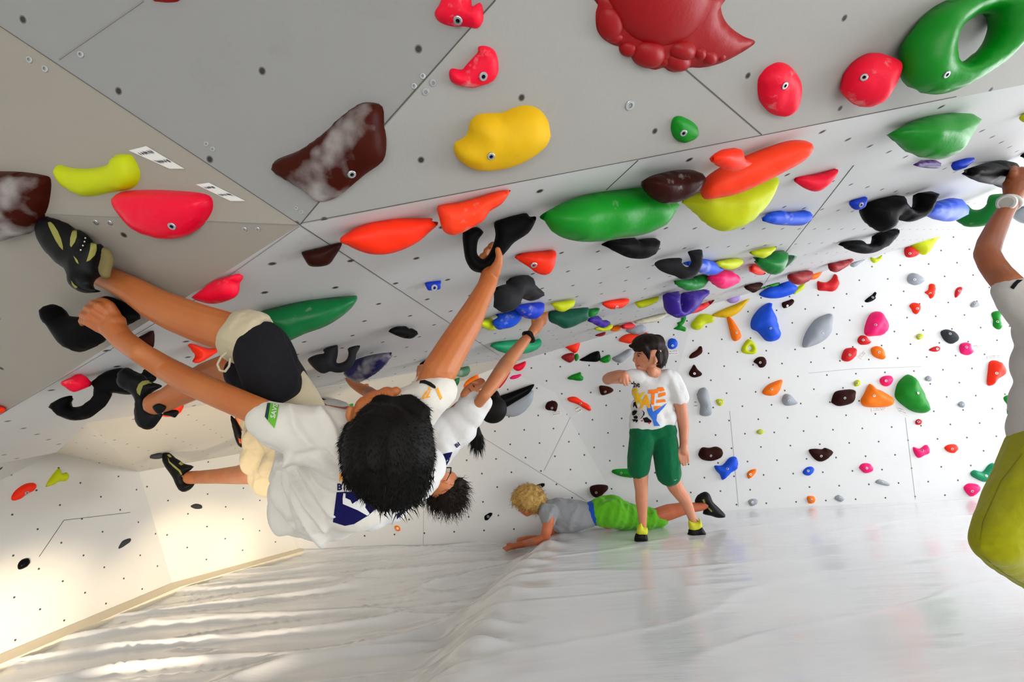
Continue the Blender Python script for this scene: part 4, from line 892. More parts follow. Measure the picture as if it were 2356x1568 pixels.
def strands(bm, roots, n_seg=5, rad=.003, curl=0.0):
    """locks of hair: each (root, direction, length)"""
    for root, d, L in roots:
        d = d.normalized(); s = d.orthogonal().normalized(); u = d.cross(s); ph = rnd.random() * 6.28; prev = None
        rings = []
        for k in range(n_seg + 1):
            f = k / n_seg; c = root + d * L * f + Vector((0, 0, -1)) * L * .25 * f * f
            if curl: c = c + (s * math.cos(ph + f * 7) + u * math.sin(ph + f * 7)) * curl * f
            r = rad * (1 - f * .93)
            rings.append([bm.verts.new(c + (s * math.cos(a) + u * math.sin(a)) * r) for a in (0, 2.094, 4.188)])
        for A, B in zip(rings[:-1], rings[1:]):
            for i in range(3): bm.faces.new((A[i], A[(i + 1) % 3], B[(i + 1) % 3], B[i]))
def add_strands(ob, roots, rad, curl=0.0, seg=5):
    bm = bmesh.new(); bm.from_mesh(ob.data); strands(bm, roots, seg, rad, curl); bm.to_mesh(ob.data); bm.free()
    for p in ob.data.polygons: p.use_smooth = True
def hair_roots(ob, count, length, bias, jit=.35, cond=None, normal_w=1.0):
    V = ob.data.vertices; R = []; tries = 0
    while len(R) < count and tries < count * 30:
        tries += 1; v = V[rnd.randrange(len(V))]
        if cond and not cond(v.co): continue
        d = v.normal * normal_w + Vector(bias) + Vector((rnd.uniform(-1, 1), rnd.uniform(-1, 1), rnd.uniform(-1, 1))) * jit
        R.append((v.co - v.normal * .004, d, length * rnd.uniform(.6, 1.3)))
    return R
_V = []; _F = []
for o_ in list(COL.objects):
    if o_.name.startswith('climbing_hold'):
        b_ = len(_V); _V += [tuple(v.co + o_.location) for v in o_.data.vertices]; _F += [tuple(b_ + i for i in p.vertices) for p in o_.data.polygons]
HOLDS = BVHTree.FromPolygons(_V, _F)
def ht(px, py):
    l, n, i, d = HOLDS.ray_cast(CAM, ray(px, py).normalized()); return depth(l) if l is not None else wt(px, py)
def person(loc, label): return empty('person', loc, label, 'person')
SK = skin_mat('skin_tan', '#b46a34'); SK2 = skin_mat('skin_warm', '#bf7a4c'); SK3 = skin_mat('skin_pale', '#cf9070')
# ================================================================== CLIMBER NEAREST THE CAMERA
TS_L = cloth('tshirt_offwhite', '#d2cec6', .55, 6, (1, 1, 1)); SH_BLACK = cloth('shorts_black', '#17161a', .5, 10); CREAM = cloth('shorts_cream', '#b3a78c', .6, 9)
RUB = simple('shoe_rubber', '#0d0d0e', .5, bumpscale=60, bstr=.15); SUEDE = simple('shoe_suede_olive', '#8d8a44', .85, bumpscale=90)
HB = simple('hair_black', '#090706', .6); HD = simple('hair_dark_brown', '#1c120d', .55); NAVY = cloth('print_navy', '#10104a', .2); INKB = simple('print_black', '#141318', .8)
OR_ = simple('print_orange', '#f09a10', .8); GRN = simple('print_green', '#5fae26', .8); WHT = simple('print_white', '#d8d8d8', .8)
c1 = person(P(760, 1040, 1.2), 'nearest climber seen from behind, black hair, off-white t-shirt, hanging under the roof')
tL = min(ht(245, 745), ht(215, 730), ht(260, 720)) - .035
bm = bmesh.new()
chain(bm, [(258, 752, tL, 26), (284, 782, tL - .01, 24), (325, 812, tL - .05, 24), (380, 846, 1.11, 27), (442, 880, 1.08, 30), (520, 914, 1.05, 31), (600, 948, 1.03, 32), (680, 985, 1.05, 38), (760, 1010, 1.10, 45)])
# left hand: palm, four fingers over the edge of the hold, thumb
chain(bm, [(266, 762, tL, 25), (248, 745, tL, 22), (240, 735, tL + .005, 18)]); chain(bm, [(266, 742, tL, 22), (254, 726, tL, 17)]); chain(bm, [(256, 760, tL, 20), (238, 752, tL, 16)])
for a in ([(246, 716, tL - .01, 8.5), (226, 702, tL - .016, 8), (214, 696, tL + .006, 7.5), (212, 704, tL + .04, 7)],
          [(238, 730, tL - .014, 8.5), (212, 713, tL - .02, 8), (200, 708, tL + .004, 7.5), (199, 716, tL + .04, 7)],
          [(230, 744, tL - .014, 8.5), (202, 727, tL - .018, 8), (190, 723, tL + .006, 7.5), (191, 731, tL + .04, 7)],
          [(228, 758, tL - .008, 8), (199, 742, tL - .01, 7), (187, 738, tL + .01, 6.5), (190, 745, tL + .04, 6)],
          [(264, 722, tL, 12), (254, 702, tL - .004, 9.5), (243, 694, tL, 8.5), (230, 690, tL + .01, 7.5)]): chain(bm, a)
# right arm up to the black hook
tR = ht(1120, 600) + .045; tT = ht(1150, 580) - .012
chain(bm, [(890, 1000, 1.13, 38), (960, 930, 1.11, 30), (988, 890, 1.10, 34), (1010, 855, 1.10, 41), (1045, 795, 1.14, 37), (1075, 745, 1.18, 33), (1098, 700, tT - .04, 26), (1120, 658, tT + .0, 22), (1129, 628, (tR + tT) / 2, 21)])
chain(bm, [(1128, 632, tR, 21), (1134, 612, tR, 20), (1138, 600, tR, 14)]); chain(bm, [(1122, 620, tR, 19), (1128, 604, tR, 17)])
for a in ([(1136, 626, tT + .01, 16), (1146, 606, tT, 11), (1149, 590, tT - .003, 8.5), (1145, 574, tT - .005, 7)],
          [(1132, 604, tR + .03, 9), (1128, 592, tR + .045, 9), (1120, 584, tR + .03, 8), (1114, 588, tR + .005, 7)],
          [(1126, 606, tR + .03, 9), (1118, 594, tR + .04, 8), (1110, 588, tR + .02, 7), (1106, 594, tR, 6.5)],
          [(1134, 600, tR + .04, 9), (1130, 580, tR + .05, 8), (1124, 572, tR + .03, 7), (1118, 577, tR + .01, 6.5)],
          [(1138, 600, tR + .04, 9), (1138, 572, tR + .05, 8), (1134, 562, tR + .03, 7), (1128, 566, tR + .01, 6.5)]): chain(bm, a)
# legs
chain(bm, [(236, 634, 1.16, 26), (262, 645, 1.15, 27), (306, 667, 1.14, 31), (360, 701, 1.13, 38), (410, 724, 1.12, 42), (462, 744, 1.11, 44), (530, 765, 1.10, 46), (590, 782, 1.12, 42), (625, 850, 1.14, 44), (670, 940, 1.22, 50)])
chain(bm, [(358, 928, 1.34, 26), (385, 918, 1.33, 27), (430, 893, 1.31, 33), (480, 868, 1.28, 37), (545, 845, 1.25, 40), (600, 875, 1.22, 42), (670, 950, 1.25, 50)])
# torso, neck and face
chain(bm, [(680, 980, 1.28, 60), (750, 1050, 1.25, 70), (820, 1050, 1.2, 66), (870, 1020, 1.14, 45)])
chain(bm, [(850, 1000, 1.14, 45), (880, 1000, 1.07, 55)])
ell(bm, 886, 985, 1.06, 60, 82, 74, -10); ell(bm, 872, 940, 1.06, 48, 44, 48); chain(bm, [(890, 912, 1.07, 24), (905, 905, 1.065, 14), (911, 900, 1.06, 12)])
chain(bm, [(806, 940, 1.02, 8), (803, 955, 1.02, 9), (806, 968, 1.02, 7)]); chain(bm, [(845, 938, 1.05, 30), (838, 960, 1.04, 28)])
skin_over('body', bm, .0028, SK, c1, 3)
# t-shirt
bm = bmesh.new()
chain(bm, [(612, 964, 1.03, 46), (655, 980, 1.03, 58), (720, 1000, 1.05, 70), (790, 1020, 1.08, 80)])
chain(bm, [(985, 882, 1.12, 30), (952, 922, 1.12, 30), (930, 960, 1.12, 36)]); chain(bm, [(1012, 897, 1.09, 42), (985, 915, 1.08, 48), (945, 945, 1.09, 62), (880, 990, 1.12, 78)])
for a in ((760, 1118, 1.2, 118), (704, 1128, 1.24, 70), (700, 1168, 1.24, 66), (740, 1158, 1.22, 84), (815, 1130, 1.16, 92), (720, 1040, 1.2, 80), (690, 1090, 1.26, 56), (800, 1040, 1.12, 90), (880, 1060, 1.14, 70), (770, 1185, 1.2, 58), (810, 1165, 1.18, 58)): ell(bm, a[0], a[1], a[2], a[3], a[3], a[3] * .8)
sh = skin_over('t_shirt', bm, .0048, TS_L, c1, 8, folds=line_folds([
    (pts('P3', '500 330 560 600 700 850 900 1100'), 7, .018), (pts('P3', '480 340 455 600 600 950 860 1240'), 8, .020), (pts('P3', '420 350 345 600 345 1000 420 1150'), 9, .018), (pts('P3', '520 340 700 560 850 780 980 950'), 8, .014),
    (pts('P3', '470 480 520 800 690 1130'), 6, -.014), (pts('P3', '410 470 420 800 520 1100'), 7, -.014), (pts('P3', '560 480 680 760 860 1000'), 7, -.012), (pts('P3', '880 280 960 380 1040 480'), 8, -.018), (pts('P3', '900 240 1000 330 1060 430'), 5, .01),
    (pts('T4', '1960 1290 2000 1420 2100 1540'), 8, .010), (pts('T4', '2160 1300 2240 1400 2290 1520'), 7, .012), (pts('P3', '500 330 640 310 800 280'), 6, -.008), (pts('P3', '200 210 400 290 500 320'), 6, -.006)],
    folds_fn(.004, tuple(P(700, 1100, 1.2) - P(830, 1010, 1.1)), 1.2, 8.5, 3.1, .006, 7)))
bv = bvh_of(sh)
lg = pts('P3', '1010 715 1120 712 1230 715 1380 740 1540 775 1480 860 1350 970 1200 1060 1100 1080 970 1040')
fig = pts('P3', '1085 725 1110 725 1105 775 1160 800 1180 842 1300 762 1345 752 1320 880 1372 950 1342 968 1240 910 1078 842 1076 780')
decal('print', bv, lg, NAVY, sh, .0016); decal('print', bv, fig, WHT, sh, .0030)
text_decal('print', bv, 'B', (775, 1127), (21, 0), (0, -21), NAVY, sh, .002, .03); text_decal('print', bv, 'I', (799, 1127), (21, 0), (0, -21), NAVY, sh, .002, .03)
text_decal('print', bv, 'K', (779, 1107), (23, 0), (1, -27), OR_, sh, .002, .03)
decal('print', bv, [(622, 926), (642, 930), (637, 960), (631, 985), (612, 962)], GRN, sh, .0016)
decal('print', bv, [(615, 926), (622, 926), (616, 966), (609, 958)], simple('print_dark_green', '#24403a', .8), sh, .0018)
text_decal('print', bv, 'SAVS', (632, 962), (3.4, -15), (-15, -3), WHT, sh, .0028, .02)
decal('print', bv, pts('N2', '1860 1055 1870 1010 1940 1000 2030 1035 2090 1080 2112 1110 2095 1135 2050 1115 1960 1065 1900 1050'), INKB, sh, .0016)
decal('print', bv, pts('N2', '2105 1130 2140 1115 2170 1190 2208 1270 2180 1305 2150 1240'), OR_, sh, .0016)
for s in ('1900 1260 1925 1215 1960 1170 1990 1150 1975 1200 1940 1240 1925 1275', '1960 1250 1990 1200 2010 1165 2025 1180 2000 1230 1980 1270', '1870 1280 1930 1262 2010 1245 2030 1262 1940 1285', '1990 1110 2010 1095 2020 1135 2045 1150 2030 1165 1995 1150'): decal('print', bv, pts('N2', s), OR_, sh, .0018)
# shorts
bm = bmesh.new()
chain(bm, [(578, 778, 1.09, 50), (604, 822, 1.08, 60), (622, 868, 1.10, 58), (640, 880, 1.14, 52)]); chain(bm, [(600, 790, 1.12, 56), (640, 840, 1.16, 50), (650, 880, 1.2, 60)])
chain(bm, [(560, 858, 1.2, 44), (610, 880, 1.18, 50)])
skin_over('shorts', bm, .006, SH_BLACK, c1, 6, folds=folds_fn(.004, tuple(P(640, 900, 1.1) - P(590, 780, 1.1)), 1, 14, 1))
bm = bmesh.new(); chain(bm, [(655, 862, 1.18, 40), (672, 905, 1.18, 50), (690, 955, 1.2, 58)]); chain(bm, [(640, 870, 1.2, 40), (600, 930, 1.25, 45)])
skin_over('shorts_panel', bm, .007, CREAM, c1, 5, folds=folds_fn(.004, tuple(P(640, 900, 1.1) - P(590, 780, 1.1)), 1, 14, 4))
bm = bmesh.new(); ax = P(600, 792, 1.1) - P(530, 765, 1.1); kk = 1.09 / FPX
for dx, R_, r_ in ((-18, 49, 11), (-4, 52, 13), (12, 53, 13), (26, 53, 12)):
    torus(bm, P(560 + dx, 773 + dx * .3, 1.10), ax, R_ * kk, r_ * kk)
cf = skin_over('shorts_cuff', bm, .004, CREAM, c1, 3, folds=folds_fn(.0025, tuple(ax), 1, 40, 2)); cf['label'] = 'cream gathered knee cuff'
bm = bmesh.new(); L = [(520, 812), (508, 822), (500, 838), (506, 852), (518, 854), (527, 842), (530, 825)]
wchain(bm, [(P(x, y, 1.03), 2.6 * kk) for x, y in L]); skin_over('drawstring', bm, .0015, CREAM, c1, 1)
# hair
bm = bmesh.new(); ell(bm, 893, 1043, .99, 105, 112, 92, 0, 4); ell(bm, 905, 985, 1.02, 88, 66, 80, 10); ell(bm, 912, 1095, 1.0, 74, 72, 74)
chain(bm, [(872, 925, 1.03, 16), (905, 920, 1.03, 14), (945, 922, 1.02, 14), (975, 948, 1.01, 16)]); chain(bm, [(808, 985, 1.0, 16), (800, 1020, 1.0, 22)])
hr = skin_over('hair', bm, .005, HB, c1, 3, folds=folds_fn(.004, (0, 0, 1), 3, 26, 8))
add_strands(hr, hair_roots(hr, 8000, .011, tuple(CU * -.9), .6), .001, seg=3)
add_strands(hr, hair_roots(hr, 420, .018, tuple(CU * -1.2 + CR * .3), .5, cond=lambda p: proj(p)[1] > 1080), .0016)
# shoes
def shoe(crop, s, t, parent, tilt=(0, 0), patches=(), thick=.8, mat=None, label=None, fine=22):
    o = pillow('climbing_shoe', crop, s, t, mat or RUB, parent, thick, tilt, fine=fine)
    if label: o['label'] = label
    b = bvh_of(o)
    for m_, q in patches: decal('panel', b, pts(crop, q), m_, o, .0012)
    return o
tS = wt(170, 600) - .075
s1 = shoe('N3', '218 345 290 245 350 155 430 135 510 140 620 190 760 270 880 370 960 380 1030 420 1120 490 1155 560 1160 640 1210 615 1290 640 1345 632 1385 700 1375 850 1330 1020 1310 1100 1340 1180 1260 1250 1180 1300 1170 1380 1230 1440 1350 1490 1200 1515 1040 1515 890 1455 820 1350 785 1150 640 1040 480 880 340 700 250 520',
          tS, c1, (-.00012, 0), [(SUEDE, '390 245 440 235 500 290 570 400 630 540 665 680 665 745 600 680 530 570 460 430 410 320'), (SUEDE, '830 400 880 380 915 400 915 500 880 600 815 695 790 660 795 530'),
          (SUEDE, '1165 610 1210 612 1270 640 1275 740 1240 840 1150 930 1085 955 1120 850 1155 720'), (SUEDE, '850 845 890 880 930 930 950 1000 905 965 880 910'), (SUEDE, '810 1290 870 1370 930 1410 890 1440 830 1370')], .75)
tb = simple('shoe_tab_olive', '#6b6038', .95, bumpscale=50); pillow('shoe_tab', 'N3', '1390 700 1480 720 1545 800 1570 900 1560 1000 1520 1100 1500 1220 1420 1260 1350 1200 1320 1080 1360 900', tS - .02, tb, s1, .8)
b_ = bvh_of(s1)
for x, y in ((985, 742), (1025, 663), (1053, 592), (1068, 527)):
    q = pts('N3', '%d %d %d %d %d %d %d %d' % (x - 18, y, x, y - 18, x + 18, y, x, y + 18)); decal('stud', b_, q, WHT, s1, .003, step=2)
s2 = shoe('O1', '945 205 970 150 1030 122 1090 140 1150 180 1210 195 1245 235 1300 280 1400 310 1435 335 1380 370 1330 400 1280 440 1262 490 1285 540 1325 578 1380 600 1435 640 1440 665 1400 730 1340 800 1270 824 1200 800 1150 730 1132 620 1138 500 1110 430 1060 395 990 360 940 290',
          1.36, c1, (0, 0), [(SUEDE, '1145 370 1170 310 1210 275 1290 262 1380 290 1430 325 1370 310 1290 300 1220 325 1200 380 1185 440 1155 410')], .75)
pillow('shoe_strap', 'O1', '1440 650 1480 610 1540 600 1600 600 1625 625 1600 670 1575 688 1520 670 1470 665', 1.34, RUB, s2, .6)
pillow('shoe_strap', 'O1', '1330 560 1380 530 1440 530 1480 570 1450 620 1400 650 1350 610', 1.30, RUB, s2, .5)

# ================================================================== CLIMBER WITH THE BRACELET
c2 = person(P(1010, 1000, 2.2), 'climber with a black bracelet and dark ponytail, face turned up, behind the nearest climber')
bm = bmesh.new(); tH = wt(1240, 735) - .16
chain(bm, [(1233, 752, tH, 12), (1222, 768, tH - .02, 11), (1207, 784, tH - .05, 12.5), (1182, 815, tH - .13, 16), (1164, 838, tH - .2, 18), (1148, 862, 2.24, 18), (1130, 888, 2.17, 16.5), (1115, 908, 2.14, 14), (1095, 935, 2.18, 12), (1080, 955, 2.25, 14)])
chain(bm, [(1233, 755, tH, 13), (1240, 742, tH, 12)])
for i, (fx, fy) in enumerate(((1236, 716), (1243, 710), (1250, 707), (1258, 712))):
    chain(bm, [(1238 + i * 5, 742, tH, 5.6), (1236 + i * 6.4, 726, tH - .01, 5), (fx + (2 if i < 2 else 0), fy + 4, tH + .02, 4.6), (fx - 1, fy + 2, tH + .05, 4)])
chain(bm, [(1230, 750, tH, 6), (1226, 736, tH, 5), (1231, 727, tH + .02, 4.4)])
chain(bm, [(1069, 908, 2.2, 11), (1078, 898, 2.22, 13), (1092, 888, 2.24, 13), (1106, 880, 2.26, 12)]); chain(bm, [(1098, 880, 2.2, 6), (1087, 879, 2.19, 4)])
chain(bm, [(1070, 925, 2.25, 14), (1090, 912, 2.27, 17), (1118, 918, 2.32, 20), (1125, 932, 2.32, 22)]); chain(bm, [(1118, 938, 2.2, 4.5), (1123, 935, 2.19, 3.5), (1126, 941, 2.19, 3.5), (1120, 948, 2.2, 3.5)])
chain(bm, [(1070, 940, 2.28, 26), (1020, 1000, 2.3, 40), (900, 1010, 2.35, 50), (700, 960, 2.4, 50), (600, 930, 2.45, 30)])
# the other hand, fingers over the black hold
chain(bm, [(955, 905, 2.2, 10), (960, 885, 2.2, 10), (965, 872, 2.2, 10)]); chain(bm, [(964, 872, 2.2, 6), (962, 855, 2.2, 5), (963, 842, 2.22, 4)]); chain(bm, [(969, 872, 2.2, 6), (970, 852, 2.2, 5), (971, 839, 2.22, 4)]); chain(bm, [(973, 874, 2.2, 6), (977, 856, 2.2, 5), (978, 842, 2.22, 4)])
chain(bm, [(955, 905, 2.2, 10), (960, 960, 2.25, 16), (1000, 1000, 2.28, 28)])
chain(bm, [(600, 930, 2.45, 30), (560, 950, 2.45, 16), (548, 985, 2.45, 11)])
skin_over('body', bm, .0058, SK2, c2, 4)
_b2 = bvh_of(bpy.data.objects[[o.name for o in COL.objects if o.parent == c2 and o.name.startswith('body')][0]])
lips = simple('lips', '#7a2c2c', .5); decal('mouth', _b2, pts('N1', '440 880 470 885 510 935 500 950 470 915'), lips, c2, .003, step=1); decal('nostril', _b2, pts('N1', '525 820 560 835 565 865 545 860'), simple('nostril_dark', '#3a1612', .8), c2, .003, step=1)
TW = cloth('tshirt_white', '#dcdcdc', .5, 6)
bm = bmesh.new()
for a in ((1078, 950, 2.18, 34), (1046, 985, 2.18, 46), (1005, 1010, 2.16, 56), (1082, 925, 2.22, 26), (985, 1035, 2.16, 58), (1012, 1040, 2.1, 26), (940, 1000, 2.2, 70), (1090, 962, 2.2, 20), (1070, 990, 2.2, 26), (900, 1010, 2.3, 66), (830, 1000, 2.36, 68), (760, 985, 2.4, 66)): ell(bm, a[0], a[1], a[2], a[3], a[3], a[3] * .8)
chain(bm, [(1112, 926, 2.2, 19), (1090, 945, 2.2, 28)])
s2_ = skin_over('t_shirt', bm, .007, TW, c2, 5, folds=folds_fn(.008, tuple(P(1010, 1010, 2.2) - P(1100, 930, 2.2)), 1, 9, 5))
bv2 = bvh_of(s2_)
decal('print', bv2, pts('N4', '330 435 430 405 530 385 480 520 410 640'), NAVY, s2_, .003)
text_decal('print', bv2, 'BI', (1050, 1030), (12, -9), (-7, -10), NAVY, s2_, .003, .03)
bm = bmesh.new(); ell(bm, 1134, 941, 2.26, 33, 33, 30); chain(bm, [(1140, 905, 2.32, 9), (1142, 925, 2.32, 14)])
chain(bm, [(1090, 985, 2.3, 14), (1096, 1005, 2.3, 15), (1098, 1020, 2.3, 14), (1100, 1028, 2.3, 9)])
_hb = bm; bm = bmesh.new(); chain(bm, [(730, 975, 2.42, 62), (660, 965, 2.45, 52), (625, 955, 2.47, 34)]); skin_over('shorts', bm, .008, SH_BLACK, c2, 4); bm = _hb
hr2 = skin_over('hair', bm, .007, HB, c2, 3); add_strands(hr2, hair_roots(hr2, 260, .035, tuple(CU * -2), .25, cond=lambda p: proj(p)[1] > 990), .002)
bm = bmesh.new(); torus(bm, P(1216, 775, tH - .03), P(1240, 745, tH) - P(1207, 786, tH - .06), .033, .009, 14)
for k in range(16):
    a = k / 16 * 6.283; sph(bm, P(1216 + 13 * math.cos(a) * .8, 775 + 13 * math.sin(a), tH - .05 + .0 * a), .007, seg=1)
br = skin_over('bracelet', bm, .004, simple('black_cord', '#0c0c0d', .6), c2, 1); br['label'] = 'black braided bracelet'
shoe('T4', '1560 1340 1600 1375 1625 1430 1645 1490 1652 1555 1615 1545 1592 1500 1575 1430', 2.42, c2, thick=.9, patches=[(simple('shoe_orange', '#c2431a', .6), '1612 1492 1640 1500 1645 1530 1620 1525')], fine=12)

# ================================================================== CLIMBER WITH THE GLASSES
c3 = person(P(900, 1150, 1.9), 'lowest climber, hanging head down with glasses and tousled brown hair, beige shorts')
bm = bmesh.new(); tF = wt(380, 1050) - .13
chain(bm, [(437, 1098, tF, 15), (460, 1097, tF - .05, 15), (500, 1095, tF - .2, 17), (545, 1092, tF - .4, 21), (590, 1085, 2.45, 28), (620, 1050, 2.25, 40), (700, 1060, 2.1, 60), (850, 1120, 1.9, 60), (950, 1100, 1.9, 50), (1000, 1090, 1.95, 30)])
chain(bm, [(1000, 1100, 1.95, 26), (1020, 1115, 2.0, 36)]); ell(bm, 1024, 1118, 2.0, 34, 38, 36)
chain(bm, [(1026, 1086, 1.97, 9), (1020, 1082, 1.96, 8)]); chain(bm, [(1020, 1108, 1.86, 5), (1026, 1107, 1.86, 5), (1030, 1111, 1.86, 4)])
# arm reaching to the speckled hold
tN = wt(815, 880) - .2
chain(bm, [(798, 862, tN, 5), (801, 872, tN - .02, 6.5), (812, 883, tN - .03, 9)]); chain(bm, [(806, 866, tN, 5), (810, 878, tN - .02, 6.5), (818, 886, tN - .03, 9)])
chain(bm, [(813, 872, tN + .02, 4.5), (818, 880, tN, 6), (824, 888, tN, 8)]); chain(bm, [(845, 886, tN + .02, 5), (838, 890, tN, 7), (826, 892, tN, 9)])
chain(bm, [(815, 884, tN - .03, 10), (828, 892, tN - .04, 12), (848, 902, tN - .06, 14), (870, 922, 1.75, 20), (900, 980, 1.8, 26), (930, 1080, 1.85, 40)])
skin_over('body', bm, .0058, SK2, c3, 4)
bm = bmesh.new()
for a in ((960, 1090, 1.7, 50), (930, 1115, 1.7, 52), (890, 1145, 1.68, 56), (850, 1170, 1.66, 50), (980, 1070, 1.72, 44), (985, 1105, 1.74, 24), (790, 1150, 1.7, 60), (970, 1120, 1.74, 26), (850, 1120, 1.88, 72), (780, 1100, 1.98, 74), (720, 1075, 2.06, 72), (930, 1100, 1.86, 60)): ell(bm, a[0], a[1], a[2], a[3], a[3], a[3] * .8)
s3_ = skin_over('t_shirt', bm, .007, TW, c3, 5, folds=folds_fn(.009, tuple(P(850, 1170, 1.7) - P(980, 1080, 1.7)), 1, 9, 9))
decal('print', bvh_of(s3_), pts('P3', '1660 950 1770 905 1665 1010'), NAVY, s3_, .003)
bm = bmesh.new()
for a in ((598, 1005, 2.15, 42), (605, 1050, 2.15, 48), (625, 1090, 2.2, 48), (660, 1010, 2.1, 60), (590, 970, 2.2, 30), (640, 1062, 2.08, 44), (680, 1060, 2.06, 50)): ell(bm, a[0], a[1], a[2], a[3], a[3], a[3] * .8)
skin_over('shorts', bm, .008, CREAM, c3, 5, folds=folds_fn(.013, tuple(P(640, 1020, 2.1) - P(600, 1090, 2.1)), 1, 14, 7))
bm = bmesh.new(); ell(bm, 1034, 1138, 2.0, 38, 38, 38); ell(bm, 1016, 1142, 2.02, 34, 26, 30); ell(bm, 1048, 1125, 2.0, 24, 30, 28)
hr3 = skin_over('hair', bm, .007, HD, c3, 2, folds=folds_fn(.006, (0, 0, 1), 3, 30, 2)); add_strands(hr3, hair_roots(hr3, 700, .042, tuple(CU * -.9 + CR * .5), .7), .0018, .006, 6)
bm = bmesh.new(); wchain(bm, [(P(x, y, 1.92), .0022) for x, y in ((1027, 1075), (1038, 1075), (1037, 1088), (1035, 1090))]); wchain(bm, [(P(x, y, t), .0018) for x, y, t in ((1038, 1076, 1.92), (1034, 1092, 1.88), (1028, 1104, 1.86))])
gl = skin_over('glasses', bm, .0016, simple('black_frame', '#0e0e10', .3), c3, 0); gl['label'] = 'black-rimmed glasses'
lens = pillow('lens', '0', '1027 1076 1037 1077 1036 1087 1027 1085', 1.93, simple('tinted_lens', '#c9c6b4', .1), gl, .05, fine=6)
shoe('O1', '1440 1090 1480 1080 1520 1090 1560 1130 1620 1165 1660 1200 1720 1215 1785 1240 1760 1275 1715 1310 1700 1370 1730 1410 1800 1430 1760 1490 1690 1524 1640 1500 1600 1440 1560 1350 1490 1250 1450 1170', tF, c3,
     patches=[(SUEDE, '1490 1105 1520 1100 1545 1130 1520 1135'), (SUEDE, '1640 1185 1700 1155 1725 1190 1680 1210 1650 1225 1620 1205'), (SUEDE, '1500 1130 1520 1180 1580 1230 1640 1280 1680 1360 1690 1400 1670 1370 1620 1290 1560 1240 1510 1190')], thick=.8)
# ================================================================== STANDING BOY
tB = depth(at_z(1475, 1238, 0)) ; tB2 = depth(at_z(1602, 1226, 0))
c4 = person(at_z(1500, 1238, 0), 'standing boy in a white printed t-shirt and green shorts, looking left')
bm = bmesh.new(); T = tB
ell(bm, 1493, 812, T, 31, 34, 36); ell(bm, 1482, 823, T, 22, 25, 23); chain(bm, [(1466, 815, T, 8), (1462, 824, T, 5), (1459, 828, T - .01, 4.0), (1464, 831, T, 4.5)])
chain(bm, [(1468, 838, T, 7), (1472, 845, T, 7.5), (1488, 843, T, 12)]); chain(bm, [(1464, 835.5, T, 3.2), (1467, 836, T, 4)]); chain(bm, [(1464.5, 840.5, T, 3), (1469, 841, T, 4)])
chain(bm, [(1500, 838, T + .02, 14), (1506, 858, T + .0, 16), (1508, 880, T + .03, 20)]); chain(bm, [(1500, 850, T - .03, 13), (1500, 857, T - .035, 10)]); chain(bm, [(1507, 823, T - .11, 4), (1509, 830, T - .11, 4.5), (1506, 836, T - .11, 3)])
chain(bm, [(1502, 890, T + .04, 22), (1500, 950, T + .04, 24), (1502, 995, T + .05, 18), (1476, 1030, T, 18), (1474, 1085, T, 18), (1474, 1106, T, 16.5), (1476, 1128, T, 14.5), (1476, 1150, T, 14), (1478, 1185, T, 10.5), (1479, 1212, T, 8.5), (1476, 1234, T - .03, 8)])
chain(bm, [(1502, 995, T + .05, 18), (1529, 1030, T + .03, 18), (1545, 1100, tB2 - .05, 19), (1554, 1120, tB2 - .03, 17), (1573, 1145, tB2, 14.5), (1583, 1165, tB2, 12), (1591, 1186, tB2, 10), (1598, 1205, tB2, 10), (1600, 1222, tB2 - .02, 9)])
# arm at his side
chain(bm, [(1502, 890, T + .04, 22), (1540, 875, T + .01, 16), (1558, 905, T, 17), (1566, 935, T, 14.5), (1570, 960, T, 13), (1573, 985, T, 12), (1573, 1010, T - .03, 9.5), (1573, 1022, T - .03, 9), (1573, 1036, T - .04, 11)])
for i, L_ in enumerate((22, 27, 26, 20)): chain(bm, [(1566 + i * 5, 1042, T - .04, 4.4), (1564.5 + i * 6, 1042 + L_ * .55, T - .05, 3.6), (1566.5 + i * 5.6, 1042 + L_, T - .05, 2.9)])
chain(bm, [(1563, 1034, T - .04, 4.5), (1560, 1046, T - .05, 3.6), (1562, 1056, T - .05, 3)])
# bent arm held up in front
chain(bm, [(1502, 888, T + .04, 22), (1460, 868, T + .01, 15), (1425, 866, T + .02, 16), (1404, 869, T, 14), (1398, 872, T - .05, 13), (1415, 867, T - .16, 11), (1428, 862, T - .22, 9), (1436, 863, T - .24, 9.5)])
for a in ([(1430, 866, T - .24, 4.2), (1427, 876, T - .25, 3.3), (1429, 881, T - .24, 2.7)], [(1435, 868, T - .25, 4.2), (1435, 880, T - .26, 3.3), (1438, 886, T - .25, 2.7)], [(1440, 867, T - .25, 4.2), (1442, 878, T - .26, 3.3), (1444, 885, T - .25, 2.7)],
          [(1444, 864, T - .24, 4), (1448, 872, T - .25, 3.2), (1452, 878, T - .25, 2.6)], [(1428, 862, T - .22, 4.5), (1425, 872, T - .2, 3.2), (1427, 879, T - .2, 2.6)]): chain(bm, a)
sk4 = skin_over('body', bm, .0046, SK3, c4, 2)
b4 = bvh_of(sk4); dk = simple('eye_dark', '#2a1c16', .3)
decal('eye', b4, pts('O4', '592 438 612 430 632 438 615 448'), dk, sk4, .003, step=1); decal('eyebrow', b4, pts('O4', '590 415 620 402 650 412 648 420 620 412 595 424'), HD, sk4, .003, step=1)
decal('mouth', b4, pts('O4', '588 562 610 556 630 562 612 575 594 578'), simple('lips_red', '#a8423c', .5), sk4, .003, step=1)
bm = bmesh.new()
